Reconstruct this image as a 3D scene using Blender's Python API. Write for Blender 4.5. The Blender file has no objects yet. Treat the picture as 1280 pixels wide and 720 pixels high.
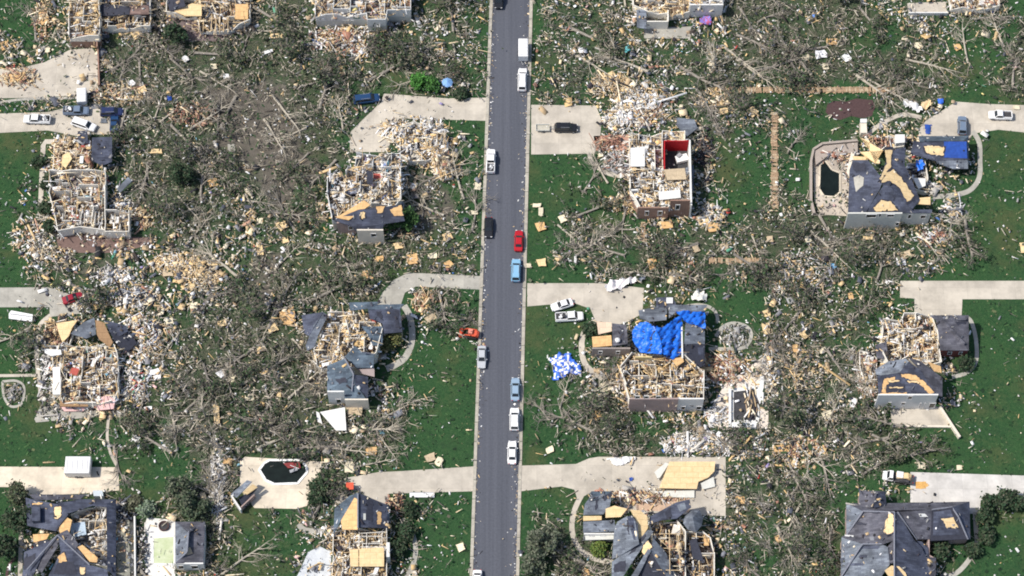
import bpy, math, random
import numpy as np
from mathutils import Vector, Matrix
R = math.radians
random.seed(7); RNG = np.random.default_rng(7)

# ------------------------------------------------------------------ camera
scn = bpy.context.scene
COL = scn.collection
TILT = R(27.0); DIST = 470.0; HFOV = 2*math.atan(106.9/470.0)
FPX = 640.0/math.tan(HFOV/2)
CAMP = Vector((0, -DIST*math.sin(TILT), DIST*math.cos(TILT)))
cd = bpy.data.cameras.new("camera"); cam = bpy.data.objects.new("camera", cd); COL.objects.link(cam)
cam.location = CAMP; cam.rotation_euler = (TILT, 0, 0)
cd.sensor_width = 36; cd.sensor_fit = 'HORIZONTAL'; cd.angle = HFOV
cd.clip_start = 1; cd.clip_end = 12000
scn.camera = cam

# ------------------------------------------------------------------ world, sun, exposure
SUN_AZ = math.atan2(-1.0, -0.06); SUN_EL = R(54)      # azimuth from +Y towards +X
w = bpy.data.worlds.new("World"); scn.world = w; w.use_nodes = True
nt = w.node_tree; bg = nt.nodes['Background']; sky = nt.nodes.new('ShaderNodeTexSky')
sky.sky_type = 'NISHITA'; sky.sun_disc = False; sky.sun_elevation = SUN_EL; sky.sun_rotation = SUN_AZ
sky.air_density = 1.0; sky.dust_density = 2.0
nt.links.new(sky.outputs[0], bg.inputs[0]); bg.inputs[1].default_value = 0.13
sl = bpy.data.lights.new("sun", 'SUN'); sun = bpy.data.objects.new("sun", sl); COL.objects.link(sun)
sl.energy = 4.3; sl.angle = R(1.0); sl.color = (1.0, 0.94, 0.85)
sd = Vector((math.sin(SUN_AZ)*math.cos(SUN_EL), math.cos(SUN_AZ)*math.cos(SUN_EL), math.sin(SUN_EL)))
sun.rotation_euler = sd.to_track_quat('Z', 'Y').to_euler(); sun.location = sd*300
scn.view_settings.view_transform = 'Standard'; scn.view_settings.look = 'None'
scn.view_settings.exposure = 0.1; scn.view_settings.gamma = 1.0
scn.render.engine = 'CYCLES'
scn.cycles.pixel_filter_type = 'BLACKMAN_HARRIS'; scn.cycles.filter_width = 1.9
scn.cycles.max_bounces = 4; scn.cycles.diffuse_bounces = 2

# ------------------------------------------------------------------ pixel of the survey photo -> point of the place
def ray(px, py):
    dx = (px-640)/FPX; dy = -(py-360)/FPX
    return Vector((dx, dy*math.cos(TILT)+math.sin(TILT), dy*math.sin(TILT)-math.cos(TILT)))
def P(px, py, z=0.0):
    d = ray(px, py); t = (z-CAMP.z)/d.z
    v = CAMP + d*t; v.z = z
    return v
def PV(px, py, Y):                      # on the vertical plane y = Y
    d = ray(px, py); t = (Y-CAMP.y)/d.y
    return CAMP + d*t
def Pn(px, py, z=0.0):                  # numpy version
    dx = (px-640)/FPX; dy = -(py-360)/FPX
    ry = dy*math.cos(TILT)+math.sin(TILT); rz = dy*math.sin(TILT)-math.cos(TILT)
    t = (z-CAMP.z)/rz
    return dx*t, CAMP.y+ry*t

# ------------------------------------------------------------------ materials
MATS = {}
def mat(name, col, rough=0.85, var=0.25, scale=1.2, col2=None, metal=0.0, attr=False, spec=0.3, kind=None, bump=0.0):
    if name in MATS: return MATS[name]
    m = bpy.data.materials.new(name); m.use_nodes = True; MATS[name] = m
    n = m.node_tree.nodes; l = m.node_tree.links; b = n['Principled BSDF']
    b.inputs['Roughness'].default_value = rough; b.inputs['Metallic'].default_value = metal
    b.inputs['Specular IOR Level'].default_value = spec
    geo = n.new('ShaderNodeNewGeometry')
    nz = n.new('ShaderNodeTexNoise'); nz.inputs['Scale'].default_value = scale
    nz.inputs['Detail'].default_value = 6; nz.inputs['Roughness'].default_value = 0.7
    mp = n.new('ShaderNodeMapping'); l.new(geo.outputs['Position'], mp.inputs[0]); l.new(mp.outputs[0], nz.inputs['Vector'])
    if kind == 'road': mp.inputs['Scale'].default_value = (1.0, 0.012, 1.0); mp.inputs['Rotation'].default_value = (0,0,R(0))
    mr = n.new('ShaderNodeMapRange'); mr.inputs[1].default_value = 0.3; mr.inputs[2].default_value = 0.7
    l.new(nz.outputs['Fac'], mr.inputs[0])
    mx = n.new('ShaderNodeMix'); mx.data_type = 'RGBA'
    if attr:
        a = n.new('ShaderNodeAttribute'); a.attribute_name = 'tint'
        mr.inputs[3].default_value = 1-var; mr.inputs[4].default_value = 1+var
        mx.blend_type = 'MULTIPLY'; mx.inputs[0].default_value = 1
        l.new(a.outputs['Color'], mx.inputs[6])
        cb = n.new('ShaderNodeCombineColor')
        for i in range(3): l.new(mr.outputs[0], cb.inputs[i])
        l.new(cb.outputs[0], mx.inputs[7])
    else:
        c = col; c2 = col2 or tuple(x*(1+var) for x in c); c1 = tuple(x*(1-var) for x in c) if not col2 else c
        mx.inputs[6].default_value = (*c1, 1); mx.inputs[7].default_value = (*c2, 1)
        l.new(mr.outputs[0], mx.inputs[0])
    out = mx.outputs[2]
    if kind == 'shingle':
        br = n.new('ShaderNodeTexBrick'); br.inputs['Scale'].default_value = 1.0
        br.inputs['Brick Width'].default_value = 1.1; br.inputs['Row Height'].default_value = 0.42
        br.inputs['Mortar Size'].default_value = 0.02
        br.inputs['Color1'].default_value = (0.62,0.62,0.65,1); br.inputs['Color2'].default_value = (1.3,1.3,1.26,1); br.inputs['Mortar'].default_value = (0.6,0.6,0.6,1)
        l.new(geo.outputs['Position'], br.inputs['Vector'])
        m2 = n.new('ShaderNodeMix'); m2.data_type = 'RGBA'; m2.blend_type = 'MULTIPLY'; m2.inputs[0].default_value = 0.8
        l.new(out, m2.inputs[6]); l.new(br.outputs['Color'], m2.inputs[7]); out = m2.outputs[2]
        bl = n.new('ShaderNodeTexNoise'); bl.inputs['Scale'].default_value = 0.35; bl.inputs['Detail'].default_value = 4
        l.new(geo.outputs['Position'], bl.inputs['Vector'])
        m3 = n.new('ShaderNodeMapRange'); m3.inputs[1].default_value = .36; m3.inputs[2].default_value = .64; m3.inputs[3].default_value = .66; m3.inputs[4].default_value = 1.35
        l.new(bl.outputs['Fac'], m3.inputs[0])
        m4 = n.new('ShaderNodeVectorMath'); m4.operation = 'SCALE'; l.new(out, m4.inputs[0]); l.new(m3.outputs[0], m4.inputs['Scale']); out = m4.outputs[0]
    if kind in ('slab', 'deck', 'brickwall'):
        br = n.new('ShaderNodeTexBrick')
        wdt, ht, ms, mc = {'slab': (5.0, 5.0, 0.035, 0.8), 'deck': (2.4, 1.2, 0.03, 0.55), 'brickwall': (0.5, 0.18, 0.03, 1.3)}[kind]
        br.inputs['Scale'].default_value = 1.0; br.inputs['Brick Width'].default_value = wdt; br.inputs['Row Height'].default_value = ht
        br.inputs['Mortar Size'].default_value = ms; br.offset = 0.0 if kind == 'slab' else 0.5
        br.inputs['Color1'].default_value = (0.93,0.93,0.93,1); br.inputs['Color2'].default_value = (1.06,1.06,1.05,1); br.inputs['Mortar'].default_value = (mc,mc,mc,1)
        l.new(geo.outputs['Position'], br.inputs['Vector'])
        m2 = n.new('ShaderNodeMix'); m2.data_type = 'RGBA'; m2.blend_type = 'MULTIPLY'; m2.inputs[0].default_value = 0.85
        l.new(out, m2.inputs[6]); l.new(br.outputs['Color'], m2.inputs[7]); out = m2.outputs[2]
        if kind == 'slab':          # tyre marks, grit and stains on the concrete
            st = n.new('ShaderNodeTexNoise'); st.inputs['Scale'].default_value = 0.22; st.inputs['Detail'].default_value = 8; st.inputs['Roughness'].default_value = .65
            l.new(geo.outputs['Position'], st.inputs['Vector'])
            m3 = n.new('ShaderNodeMapRange'); m3.inputs[1].default_value = .36; m3.inputs[2].default_value = .60; m3.inputs[3].default_value = .76; m3.inputs[4].default_value = 1.04
            l.new(st.outputs['Fac'], m3.inputs[0])
            m4 = n.new('ShaderNodeVectorMath'); m4.operation = 'SCALE'; l.new(out, m4.inputs[0]); l.new(m3.outputs[0], m4.inputs['Scale']); out = m4.outputs[0]
    if kind == 'road':
        sp = n.new('ShaderNodeTexNoise'); sp.inputs['Scale'].default_value = 2.5; sp.inputs['Detail'].default_value = 8
        l.new(geo.outputs['Position'], sp.inputs['Vector'])
        m3 = n.new('ShaderNodeMapRange'); m3.inputs[1].default_value = .35; m3.inputs[2].default_value = .65; m3.inputs[3].default_value = .92; m3.inputs[4].default_value = 1.08
        l.new(sp.outputs['Fac'], m3.inputs[0])
        m4 = n.new('ShaderNodeVectorMath'); m4.operation = 'SCALE'; l.new(out, m4.inputs[0]); l.new(m3.outputs[0], m4.inputs['Scale']); out = m4.outputs[0]
    l.new(out, b.inputs['Base Color'])
    if bump > 0:
        bp = n.new('ShaderNodeBump'); bp.inputs['Strength'].default_value = bump; bp.inputs['Distance'].default_value = 0.1
        l.new(nz.outputs['Fac'], bp.inputs['Height']); l.new(bp.outputs[0], b.inputs['Normal'])
    return m

ASPHALT = mat('asphalt', (0.066,0.072,0.090), 0.85, col2=(0.104,0.111,0.134), scale=0.7, kind='road')
KERB = mat('kerb_concrete', (0.42,0.39,0.33), 0.9, 0.2, 2.0, kind='slab')
CONC = mat('driveway_concrete', (0.51,0.465,0.395), 0.9, 0.06, 1.0, kind='slab')
CONCG = mat('weathered_concrete', (0.40,0.385,0.34), 0.9, 0.12, 1.0, kind='slab')
CONCW = mat('pale_new_concrete', (0.60,0.58,0.55), 0.9, 0.05, 1.0, kind='slab')
POOLD = mat('cream_pool_deck', (0.68,0.60,0.48), 0.9, 0.08, 1.0, kind='slab')
GARFL = mat('garage_floor', (0.52,0.55,0.58), 0.8, 0.15, 0.8)
BRICKP = mat('brick_paving', (0.40,0.23,0.17), 0.9, 0.3, 2.5, kind='brickwall')
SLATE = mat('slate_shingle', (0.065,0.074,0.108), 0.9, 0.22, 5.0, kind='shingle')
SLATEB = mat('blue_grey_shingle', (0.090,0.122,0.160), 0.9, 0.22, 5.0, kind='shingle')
SLATEG = mat('light_grey_shingle', (0.145,0.165,0.20), 0.9, 0.25, 5.0, kind='shingle')  # on some roofs also the sunlit tone, painted beside darker slopes
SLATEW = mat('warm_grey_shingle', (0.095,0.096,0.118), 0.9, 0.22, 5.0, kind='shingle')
RIDGE = mat('ridge_cap', (0.20,0.21,0.25), 0.9, 0.2, 3)
FELT = mat('roofing_felt', (0.035,0.038,0.055), 0.8, 0.3, 2)
PLY = mat('plywood_decking', (0.66,0.47,0.24), 0.85, col2=(0.78,0.61,0.36), scale=1.4, kind='deck')
PLYO = mat('orange_plywood', (0.55,0.33,0.15), 0.85, col2=(0.74,0.50,0.24), scale=1.4, kind='deck')
PLYB = mat('weathered_board', (0.50,0.40,0.27), 0.85, 0.2, 2.0, kind='deck')
LUMBER = mat('lumber', (0.66,0.50,0.30), 0.85, 0.2, 2.0)
WALLW = mat('white_siding', (0.70,0.70,0.68), 0.8, 0.06, 1.0)
WALLC = mat('cream_stucco', (0.68,0.62,0.52), 0.85, 0.1, 1.0)
WALLG = mat('grey_siding', (0.62,0.62,0.57), 0.85, 0.1, 1.0)
WALLM = mat('mauve_brick', (0.33,0.25,0.23), 0.9, 0.15, 1.0, kind='brickwall')
WALLB = mat('brown_brick', (0.27,0.17,0.13), 0.9, 0.2, 1.0, kind='brickwall')
DRYW = mat('drywall', (0.78,0.74,0.66), 0.9, 0.12, 2.0)
REDW = mat('red_paint', (0.42,0.012,0.018), 0.8, 0.15, 1.0)
DARKF = mat('dark_floor', (0.05,0.05,0.055), 0.8, 0.4, 2.0)
SOIL = mat('bare_soil', (0.15,0.11,0.095), 0.95, 0.25, 1.5)
MULCH = mat('mulch', (0.075,0.045,0.045), 0.95, 0.3, 2.5)
TARP = mat('blue_tarp', (0.012,0.13,0.62), 0.38, scale=1.1, col2=(0.02,0.17,0.72), spec=0.4, bump=0.8)
TARPD = mat('deep_blue_tarp', (0.02,0.07,0.32), 0.45, 0.3, 1.4, spec=0.4, bump=0.4)
TARPL = mat('faded_blue_tarp', (0.04,0.14,0.60), 0.5, 0.4, 1.2, bump=0.5)
WHITE = mat('white_painted_metal', (0.74,0.74,0.74), 0.5, 0.04, 1.0)
GREYM = mat('grey_metal', (0.35,0.36,0.38), 0.5, 0.1, 1.0, metal=0.3)
GLASS = mat('dark_glass', (0.02,0.025,0.03), 0.12, 0.1, 1.0, spec=0.5)
TYRE = mat('tyre_rubber', (0.02,0.02,0.02), 0.9, 0.1, 1.0)
LAMPM = mat('headlamp_lens', (0.7,0.7,0.7), 0.2, 0.05, 1.0)
TAIL = mat('tail_lamp_lens', (0.4,0.02,0.02), 0.3, 0.05, 1.0)
WATERD = mat('dark_pool_water', (0.008,0.013,0.012), 0.35, 0.4, 0.5, spec=0.2)
WATERG = mat('algae_green_water', (0.42,0.50,0.27), 0.3, col2=(0.62,0.66,0.48), scale=0.5, spec=0.4)
WOODF = mat('fence_board', (0.40,0.28,0.18), 0.9, 0.25, 2.0, kind='deck')
BITS = mat('debris_bits', (1,1,1), 0.9, 0.18, 3.0, attr=True)
BARK = mat('grey_bark', (0.27,0.245,0.21), 0.95, 0.3, 2.0)
BARKP = mat('pale_bark', (0.42,0.38,0.31), 0.95, 0.25, 2.0)
TWIG = mat('twigs', (0.19,0.175,0.155), 0.95, 0.35, 1.0)
LEAFM = mat('leaves', (1,1,1), 0.9, 0.3, 1.0, attr=True)
PURPLE = mat('purple_fabric', (0.25,0.2,0.55), 0.8, 0.3, 2.0)
TEAL = mat('teal_plastic', (0.12,0.45,0.48), 0.5, 0.2, 2.0)
LBLUE = mat('light_blue_canopy', (0.20,0.38,0.68), 0.6, 0.1, 2.0)
BRIGHTR = mat('machine_orange_red', (0.62,0.10,0.05), 0.5, 0.15, 2.0)
ORANGE = mat('orange_grit', (0.62,0.36,0.12), 0.9, 0.3, 3.0)
PINK = mat('pink_insulation', (0.72,0.47,0.45), 0.95, 0.2, 3.0)

# ------------------------------------------------------------------ mesh builder
ORG = {}
class MB:
    def __init__(s): s.v = []; s.f = []; s.m = []; s.mats = []
    def mi(s, m):
        if m not in s.mats: s.mats.append(m)
        return s.mats.index(m)
    def add(s, vs, fs, m):
        k = len(s.v); s.v += [tuple(v) for v in vs]; i = s.mi(m)
        for f in fs: s.f.append([a+k for a in f]); s.m.append(i)
    def prism(s, pts, h, m, mtop=None, mbot=None):     # pts 3-D polygon, dropped by h
        n = len(pts); a = sum(pts[i].x*pts[(i+1)%n].y-pts[(i+1)%n].x*pts[i].y for i in range(n))
        if a < 0: pts = pts[::-1]
        lo = [Vector((p.x, p.y, p.z-h)) for p in pts]
        s.add(pts, [list(range(n))], mtop or m)
        s.add(lo, [list(range(n))[::-1]], mbot or m)
        for i in range(n):
            j = (i+1)%n; s.add([lo[i], lo[j], pts[j], pts[i]], [[0,1,2,3]], m)
    def box(s, c, sz, m, yaw=0, pitch=0, roll=0):
        M = Matrix.Rotation(yaw,3,'Z')@Matrix.Rotation(pitch,3,'Y')@Matrix.Rotation(roll,3,'X')
        c = Vector(c); x,y,z = sz[0]/2, sz[1]/2, sz[2]/2
        v = [c+M@Vector(q) for q in ((-x,-y,-z),(x,-y,-z),(x,y,-z),(-x,y,-z),(-x,-y,z),(x,-y,z),(x,y,z),(-x,y,z))]
        s.add(v, [[0,3,2,1],[4,5,6,7],[0,1,5,4],[1,2,6,5],[2,3,7,6],[3,0,4,7]], m)
    def wall(s, a, b, z0, z1, t, m, z1b=None):         # upright wall from a to b
        d = Vector((b[0]-a[0], b[1]-a[1], 0)); L = d.length
        if L < 0.05: return
        d /= L; n = Vector((-d.y, d.x, 0))*t/2; z1b = z1 if z1b is None else z1b
        A = Vector((a[0],a[1],0)); B = Vector((b[0],b[1],0))
        v = [A-n, B-n, B+n, A+n]
        lo = [Vector((q.x,q.y,z0)) for q in v]; hi = [Vector((q.x,q.y,z)) for q,z in zip(v,(z1,z1b,z1b,z1))]
        s.add(lo+hi, [[0,3,2,1],[4,5,6,7],[0,1,5,4],[1,2,6,5],[2,3,7,6],[3,0,4,7]], m)
    def tube(s, p0, p1, r0, r1, m, k=5):
        p0 = Vector(p0); p1 = Vector(p1); d = (p1-p0)
        if d.length < 1e-4: return
        q = d.to_track_quat('Z','Y'); vs = []
        for p, r in ((p0,r0),(p1,r1)):
            for i in range(k): vs.append(p+q@Vector((math.cos(6.2832*i/k)*r, math.sin(6.2832*i/k)*r, 0)))
        s.add(vs, [[i,(i+1)%k,k+(i+1)%k,k+i] for i in range(k)]+[list(range(k))[::-1], [k+i for i in range(k)]], m)
    def lathe(s, c, prof, m, k=16, axis='Z'):
        vs = []; c = Vector(c)
        for r, z in prof:
            for i in range(k):
                a = 6.2832*i/k
                o = Vector((math.cos(a)*r, math.sin(a)*r, z)) if axis=='Z' else Vector((math.cos(a)*r, z, math.sin(a)*r))
                vs.append(c+o)
        fs = []
        for j in range(len(prof)-1):
            for i in range(k): fs.append([j*k+i, j*k+(i+1)%k, (j+1)*k+(i+1)%k, (j+1)*k+i])
        fs.append(list(range(k))[::-1]); fs.append([(len(prof)-1)*k+i for i in range(k)])
        s.add(vs, fs, m)
    def build(s, name, parent=None, label=None, local=False):
        if not s.v: return None
        o0 = Vector((0,0,0)) if (parent is None or local) else ORG.get(parent.name, Vector((0,0,0)))
        me = bpy.data.meshes.new(name)
        me.from_pydata([(v[0]-o0.x, v[1]-o0.y, v[2]-o0.z) for v in s.v], [], s.f)
        for m in s.mats: me.materials.append(m)
        me.polygons.foreach_set('material_index', s.m); me.update()
        o = bpy.data.objects.new(name, me); COL.objects.link(o)
        if parent is not None: o.parent = parent; ORG[o.name] = o0
        if label: o['label'] = label
        return o

def tag(o, label, cat=None, group=None, kind=None):
    if label: o['label'] = label
    if cat: o['category'] = cat
    if group: o['group'] = group
    if kind: o['kind'] = kind
    return o
def thing(name, label, cat, loc, group=None, rz=0):
    o = bpy.data.objects.new(name, None); COL.objects.link(o); o.location = loc; o.rotation_euler = (0,0,rz)
    o.empty_display_size = 0.5; ORG[o.name] = Vector(loc)
    return tag(o, label, cat, group)

def W2P(x, y):
    dy = y-CAMP.y; dz = -CAMP.z; a = dy*math.cos(TILT)+dz*math.sin(TILT); b_ = dy*math.sin(TILT)-dz*math.cos(TILT)
    return 640+FPX*x/b_, 360-FPX*a/b_
def poly_in(px, py, poly):
    ins = np.zeros(px.shape, bool); n = len(poly)
    for i in range(n):
        x0,y0 = poly[i]; x1,y1 = poly[(i+1)%n]
        c = ((y0 > py) != (y1 > py)) & (px < (x1-x0)*(py-y0)/((y1-y0) if y1 != y0 else 1e-9)+x0)
        ins ^= c
    return ins

# many small oriented boxes as one stuff mesh
def bits(name, cx, cy, cz, L, Wd, H, yaw, pitch, colr, label, mat_=BITS, quad=False, roll=None):
    n = len(cx)
    if n == 0: return
    if quad:
        loc = np.array([[-1,-1,0],[1,-1,0],[1,1,0],[-1,1,0]])/2.0; fidx = np.array([[0,1,2,3]])
    else:
        loc = np.array([[-1,-1,-1],[1,-1,-1],[1,1,-1],[-1,1,-1],[-1,-1,1],[1,-1,1],[1,1,1],[-1,1,1]])/2.0
        fidx = np.array([[4,5,6,7],[0,1,5,4],[1,2,6,5],[2,3,7,6],[3,0,4,7]])
    k = len(loc); s = np.stack([L,Wd,H],1)[:,None,:]*loc[None]
    if roll is not None:
        cr,sr = np.cos(roll)[:,None], np.sin(roll)[:,None]
        s = np.stack([s[...,0], s[...,1]*cr-s[...,2]*sr, s[...,1]*sr+s[...,2]*cr],2)
    cp,sp = np.cos(pitch)[:,None], np.sin(pitch)[:,None]
    s = np.stack([s[...,0]*cp+s[...,2]*sp, s[...,1], -s[...,0]*sp+s[...,2]*cp],2)
    c,si = np.cos(yaw)[:,None], np.sin(yaw)[:,None]
    v = np.stack([s[...,0]*c-s[...,1]*si+cx[:,None], s[...,0]*si+s[...,1]*c+cy[:,None], s[...,2]+cz[:,None]],2).reshape(-1,3)
    f = (fidx[None]+(np.arange(n)*k)[:,None,None]).reshape(-1)
    nf = n*len(fidx); me = bpy.data.meshes.new(name)
    me.vertices.add(len(v)); me.vertices.foreach_set('co', v.astype(np.float32).ravel())
    me.loops.add(nf*4); me.loops.foreach_set('vertex_index', f.astype(np.int32))
    me.polygons.add(nf); me.polygons.foreach_set('loop_start', (np.arange(nf)*4).astype(np.int32))
    me.update(calc_edges=True)
    at = me.color_attributes.new('tint', 'FLOAT_COLOR', 'POINT')
    cc = np.concatenate([np.repeat(colr, k, 0), np.ones((n*k,1))],1)
    at.data.foreach_set('color', cc.astype(np.float32).ravel())
    me.materials.append(mat_)
    o = bpy.data.objects.new(name, me); COL.objects.link(o)
    if label: tag(o, label, 'debris', kind='stuff')
    return o

PAL = dict(
 lumber=[(.64,.47,.26),(.72,.58,.38),(.50,.37,.22),(.70,.49,.24),(.80,.70,.52),(.40,.30,.2)],
 white=[(.82,.81,.79),(.70,.70,.70),(.75,.71,.64),(.6,.58,.55),(.85,.85,.86)],
 shingle=[(.08,.09,.115),(.12,.13,.16),(.06,.065,.085),(.2,.21,.24)],
 brick=[(.40,.2,.14),(.30,.16,.12),(.46,.28,.2)],
 color=[(.1,.2,.5),(.5,.07,.06),(.2,.4,.5),(.75,.5,.48),(.3,.25,.45),(.7,.6,.25),(.1,.3,.2)],
 dark=[(.03,.03,.035),(.06,.05,.045),(.045,.04,.05)],
 branch=[(.34,.30,.24),(.46,.41,.33),(.20,.18,.155),(.11,.10,.09),(.58,.52,.42)],
 leaf=[(.025,.050,.024),(.040,.075,.030),(.070,.095,.045),(.11,.12,.08),(.03,.04,.03),(.13,.12,.085)],
 grey=[(.32,.32,.32),(.42,.40,.37),(.24,.24,.26)])
def pick(weights, n):
    weights = dict(weights); tot = sum(weights.values())
    if 'leaf' not in weights and tot > 1.5: weights['dark'] = weights.get('dark',0)+tot*.11  # extra near-black pieces imitate the shaded gaps inside a heap
    names = list(weights); w = np.array([weights[k] for k in names], float); w /= w.sum()
    table = [PAL[k] for k in names]; g = RNG.choice(len(names), n, p=w)
    out = np.zeros((n,3))
    for i, t in enumerate(table):
        s = g == i; out[s] = np.array(t)[RNG.integers(0, len(t), s.sum())]
    return out*RNG.uniform(.8,1.15,(n,1))

# ------------------------------------------------------------------ survey map of the wreckage, one letter per 32 px
GRID = """
hhxmmmmmwxxtmmmmxxxrrxxxxmmmtttxttmmmxxh
xhxmmttttxttmmmmxxxrrxxxxmmmxtxtthhxxhht
wxwwttttttttxxttxxxrrxxxxxxxttxttttthxht
xwxxttttbbbttthhxxxrrxthwwxttxhxxhttthht
ggxxxtttbbbbtxmmxhrrrwhwmmwxxxxhbbhxwggg
ggxwxxttbbbbthmmmwhrrggwmmxxxhthhxmmmmgg
ggxmmttttbbbbxmmmwhrrhhhxmmxhhthxmmmmmgg
gxmmmtttxxbbhxmmxbhrrhhxhwmxhhxhxmmmmhgh
gxmmwxttxwxbhxmmbbhrrhthhwmwhxttttmmxhgg
hxbbwwxtwwxxxxttxxxrrhxththtxtttbttxxthh
hwxwxmmwwwbxxttxxxxrrhhxttwtxxxxxxxxxggg
gxxmmmwwxxbxtxthxtrrrggwggmgggxxxhxhgggg
gxmmmxwwtttwwxtmmxtrrggmmmmhghxxxthmmhgg
hxmmmmwtttttbxmmmhhrrggmmmmhhxxxxhmmmggg
gxmmmmxttxttbxmmmgghrhxmmmmmmxxxxthmmggg
hgmmmxxttxtttxmmxhghrhhttmmmmwxxxxttmhgg
gghxhxttbxtttxmmttghrhttthxwwxtttthtghgg
ggghxghttxttxtthgghrrhhttthtmmxxxtthgggg
ggggggghtxggxxhhhhhrrggggxmmxxxhhhgghhgg
gxmmxghtxggxbxmhxhhrrhhmmmmxtxxthgmmmhhh
hmmmmxxhxhgxxmmxhgghrththmmmmthtthgmmhhg
hmmmmxmxxghhmmmmghghrtttgmmmmhtxhggmmhgg
hmmmmxmxxghhmmmmghghrtttgmmmmhtxhggmmhgg
""".split()
ROWS = [r[:40].ljust(40,'h') for r in GRID]
for r_,c_,t_ in [(12,16,'hht'),(13,16,'hgh'),(14,15,'ghgg'),(15,15,'xhgg'),(16,15,'thgg'),(17,14,'thggg'),(6,21,'hhh'),(7,20,'rghht'),(4,31,'ggg'),(5,31,'gg'),(6,29,'hh')]:
    ROWS[r_] = ROWS[r_][:c_]+t_+ROWS[r_][c_+len(t_):]
#         wood white shing twig leaf soil litter
KINDV = dict(g=(.006,.030,.0,.01,.0,.0,.0), h=(.05,.08,.02,.15,.12,.05,.12), t=(.08,.18,.09,1.0,1.0,.14,.82),
             b=(.07,.14,.04,.50,.25,1.1,.55), w=(1.0,.6,.12,.35,.2,.35,.5), m=(.80,1.0,.35,.2,.1,.4,.5),
             x=(.40,.38,.12,.65,.65,.18,.58), r=(.0,.004,.0,.0,.0,.0,.0))
GMAP = np.array([[KINDV[c] for c in r] for r in ROWS])          # 23 x 40 x 7
def wnoise(x, y, s, seed):
    r = np.random.default_rng(seed); a = r.uniform(0, 6.28, 10); ph = r.uniform(0, 6.28, 10); fr = r.uniform(.5, 1.8, 10)/s*6.28
    return sum(np.sin((x*np.cos(t)+y*np.sin(t))*f+p) for t, p, f in zip(a, ph, fr))/10**.5
def dens(px, py, warp=12):
    qx = px+warp*wnoise(px,py,60,1)+warp*.5*wnoise(px,py,22,3); qy = py+warp*wnoise(px,py,60,2)+warp*.5*wnoise(px,py,22,4)
    gx = np.clip(qx/32-.5, 0, 38.999); gy = np.clip(qy/32-.5, 0, 21.999)
    ix = gx.astype(int); iy = gy.astype(int); fx = (gx-ix)[:,None]; fy = (gy-iy)[:,None]
    return (GMAP[iy,ix]*(1-fx)*(1-fy)+GMAP[iy,ix+1]*fx*(1-fy)+GMAP[iy+1,ix]*(1-fx)*fy+GMAP[iy+1,ix+1]*fx*fy)

# ------------------------------------------------------------------ the ground sheet
xs = np.concatenate([[-2500,-900,-400,-220], np.arange(-150,150.01,.75), [220,400,900,2500]])
ys = np.concatenate([[-2500,-900,-400,-200], np.arange(-110,115.01,.75), [200,400,900,4000]])
X, Y = np.meshgrid(xs, ys); v = np.stack([X.ravel(), Y.ravel(), np.zeros(X.size)],1)
nx, ny = len(xs), len(ys)
ii = np.arange(nx-1)[None]+nx*np.arange(ny-1)[:,None]; fs = np.stack([ii, ii+1, ii+nx+1, ii+nx],2).reshape(-1,4)
me = bpy.data.meshes.new('ground'); me.vertices.add(len(v)); me.vertices.foreach_set('co', v.astype(np.float32).ravel())
me.loops.add(fs.size); me.loops.foreach_set('vertex_index', fs.astype(np.int32).ravel())
me.polygons.add(len(fs)); me.polygons.foreach_set('loop_start', (np.arange(len(fs))*4).astype(np.int32)); me.update(calc_edges=True)
dx = v[:,0]; dy = v[:,1]-CAMP.y; dz = -CAMP.z                      # world -> survey pixel
cy_ = dy*math.cos(TILT)+dz*math.sin(TILT); cz_ = -dy*math.sin(TILT)+dz*math.cos(TILT)
gpx = np.clip(640+FPX*dx/(-cz_), -100, 1400); gpy = np.clip(360-FPX*cy_/(-cz_), -100, 850)
dd = dens(gpx, gpy); at = me.color_attributes.new('wear', 'FLOAT_COLOR', 'POINT')
at.data.foreach_set('color', np.stack([dd[:,6], dd[:,5], dd[:,4], np.ones(len(v))],1).astype(np.float32).ravel())
gm = bpy.data.materials.new('lawn_and_litter'); gm.use_nodes = True; n = gm.node_tree.nodes; l = gm.node_tree.links; b = n['Principled BSDF']
b.inputs['Roughness'].default_value = 1; b.inputs['Specular IOR Level'].default_value = 0.1
geo = n.new('ShaderNodeNewGeometry'); att = n.new('ShaderNodeAttribute'); att.attribute_name = 'wear'; sep = n.new('ShaderNodeSeparateColor'); l.new(att.outputs['Color'], sep.inputs[0])
def noise(sc, det=5, ro=.6):
    q = n.new('ShaderNodeTexNoise'); q.inputs['Scale'].default_value = sc; q.inputs['Detail'].default_value = det; q.inputs['Roughness'].default_value = ro; l.new(geo.outputs['Position'], q.inputs['Vector']); return q.outputs['Fac']
def mrange(i, a, b_, c=0, d=1):
    q = n.new('ShaderNodeMapRange'); l.new(i, q.inputs[0]); q.inputs[1].default_value = a; q.inputs[2].default_value = b_; q.inputs[3].default_value = c; q.inputs[4].default_value = d; return q.outputs[0]
def mixc(f, a, b_):
    q = n.new('ShaderNodeMix'); q.data_type = 'RGBA'
    if hasattr(f, 'default_value') or hasattr(f, 'links'): l.new(f, q.inputs[0])
    else: q.inputs[0].default_value = f
    for k, c in ((6,a),(7,b_)):
        if isinstance(c, tuple): q.inputs[k].default_value = (*c,1)
        else: l.new(c, q.inputs[k])
    return q.outputs[2]
def mth(op, a, b_):
    q = n.new('ShaderNodeMath'); q.operation = op
    for k, c in ((0,a),(1,b_)):
        if isinstance(c, (int,float)): q.inputs[k].default_value = c
        else: l.new(c, q.inputs[k])
    return q.outputs[0]
g1 = mixc(mrange(noise(.09,4),.38,.62), (.011,.044,.019), (.022,.064,.024))
g2 = mixc(mrange(noise(1.6,10,.85),.38,.62), g1, (.044,.100,.038))
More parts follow.
